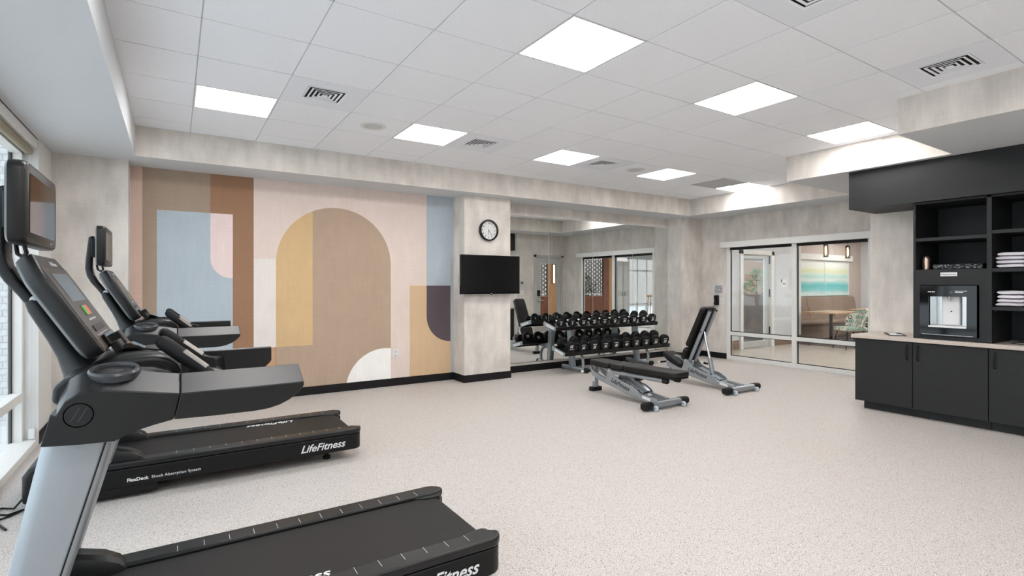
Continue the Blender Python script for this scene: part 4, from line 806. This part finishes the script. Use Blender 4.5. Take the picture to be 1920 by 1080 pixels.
def chair(x, y, rz, lb):
    t = thing('lounge_chair', lb, 'chair', (x, y, .006), 'starburst patterned lounge chairs', rz)
    MB().loft([[(a, b_, z) for a, b_ in rrect(-.25*k, .25*k, -.25*k, .25*k, .10, 5)] for z, k in ((.40, .9), (.425, 1), (.46, 1), (.48, .93))]).build('seat', pm, t)
    n = 14; rg = []
    for w, z, dz in ((.0, .44, 0), (.0, .62, .03), (.0, .80, .07), (.0, .86, .09)):
        out = []
        for k in range(n+1):
            a = math.radians(-75+150*k/n); r = .27+dz*.6; drop = (abs(a)/math.radians(75))**2*(z-.5)*.55 if z > .5 else 0
            out.append((r*math.sin(a), r*math.cos(a)*.95-.02+dz*.5, z-drop))
        inn = [((p[0])*.88, (p[1]+.02)*.86-.02, p[2]) for p in reversed(out)]
        rg.append(out+inn)
    MB().loft(rg).build('backrest', pm, t, .006)
    for sx_ in (-1, 1):
        for sy in (-1, 1): MB().tube([(sx_*.17, sy*.17, .41), (sx_*.23, sy*.24, 0)], [.014, .010], 8).build('leg', 'handle', t)
    for sx_ in (-1, 1): MB().tube([(sx_*.20, -.205, .2), (sx_*.20, .205, .2)], .007, 8).build('stretcher', 'handle', t)
    return t
chair(12.2, 5.52, math.radians(-123), 'green and cream starburst chair in front of the oak table behind the glass'); chair(14.1, 5.75, math.radians(-110), 'farther starburst chair half hidden by the wallpapered pillar')
for k, (x, y, lb) in enumerate(((12.35, 6.1, 'left black caged pendant lamp with glowing filament in the lounge'), (13.35, 6.1, 'right black caged pendant lamp with glowing filament in the lounge'))):
    t = thing('pendant_lamp', lb, 'lamp', (x, y, 2.02), 'lounge pendant lamps'); t.scale = (.8, .8, .8)
    MB().tube([(0, 0, .36), (0, 0, 1.095)], .006, 6).build('cord', 'black', t); MB().lathe([(.05, .31), (.05, .36), (.012, .37)], n=16).build('cap', 'handle', t)
    for q in range(6): a = q*math.pi/3; MB().tube([(.055*math.cos(a), .055*math.sin(a), 0), (.055*math.cos(a), .055*math.sin(a), .34)], .009, 6).build('cage_bar', 'handle', t)
    for z in (.0, .33): MB().lathe([(.062, z-.01), (.062, z+.012), (.048, z+.012), (.048, z-.01)], n=18).build('cage_ring', 'handle', t)
    MB().lathe([(.004, .06), (.022, .08), (.026, .18), (.016, .26), (.01, .30)], n=14).build('bulb', 'lamp', t)
rs = thing('room_sign', 'small white room sign on the lounge wall beside the door', 'sign', (11.87, 6.8, 1.42))
MB().box(-.12, .12, -.006, 0, -.09, .09).build('plate', 'print', rs, .001); MB().box(-.11, -.07, -.008, -.006, .02, .09).build('dark_mark', 'handle', rs); MB().box(-.05, .08, -.008, -.006, -.02, .0).build('dark_mark', 'scr', rs)
# shrub and wooden chair behind the lounge door, wooden stool near the street window
def shrub(x, y, h, lb, n=260, r=.45):
    t = thing('leafy_shrub', lb, 'shrub', (x, y, 0)); rnd = random.Random(int(x*10)); MB().tube([(0, 0, 0), (.03, .02, h*.5), (0, 0, h*.8)], [.03, .025, .015], 8).build('stem', 'bark', t)
    b = MB()
    for k in range(n):
        u = rnd.uniform(0, 2*math.pi); q = rnd.random()**.5; zz = h*.35+rnd.random()*h*.65; rr = r*q*math.sin(math.pi*min(1, max(.12, (zz-h*.25)/(h*.8)))); c = Vector((rr*math.cos(u), rr*math.sin(u), zz))
        d = Vector((rnd.uniform(-1, 1), rnd.uniform(-1, 1), rnd.uniform(-.3, 1))).normalized(); w = d.orthogonal().normalized(); l = rnd.uniform(.06, .11)
        b._add([c-d*l, c+w*l*.4, c+d*l, c-w*l*.4], [(0, 1, 2, 3)])
    o = b.build('foliage', 'leaf', t, smooth=False); o['kind'] = 'stuff'
shrub(16.2, 10.2, 1.9, 'green shrub outside, seen through the lounge door', 300, .6); shrub(15.9, -2.6, 1.7, 'green shrub outside the street window, seen in the mirror', 300, .6); shrub(14.6, -3.3, 1.9, 'taller green shrub behind the doors, seen in the mirror', 300, .6)
stl = thing('wicker_stool', 'small honey coloured stool near the street window, seen in the mirror', 'stool', (14.6, .6, 0))
MB().lathe([(.19, .95), (.20, 1.0), (.18, 1.02)], n=20).build('seat', 'oak', stl)
for q in range(4): a = q*math.pi/2+.4; MB().tube([(.15*math.cos(a), .15*math.sin(a), .96), (.2*math.cos(a), .2*math.sin(a), 0)], .014, 8).build('leg', 'oak', stl)
MB().lathe([(.175, .3), (.185, .31), (.175, .32)], n=16).build('foot_ring', 'oak', stl)
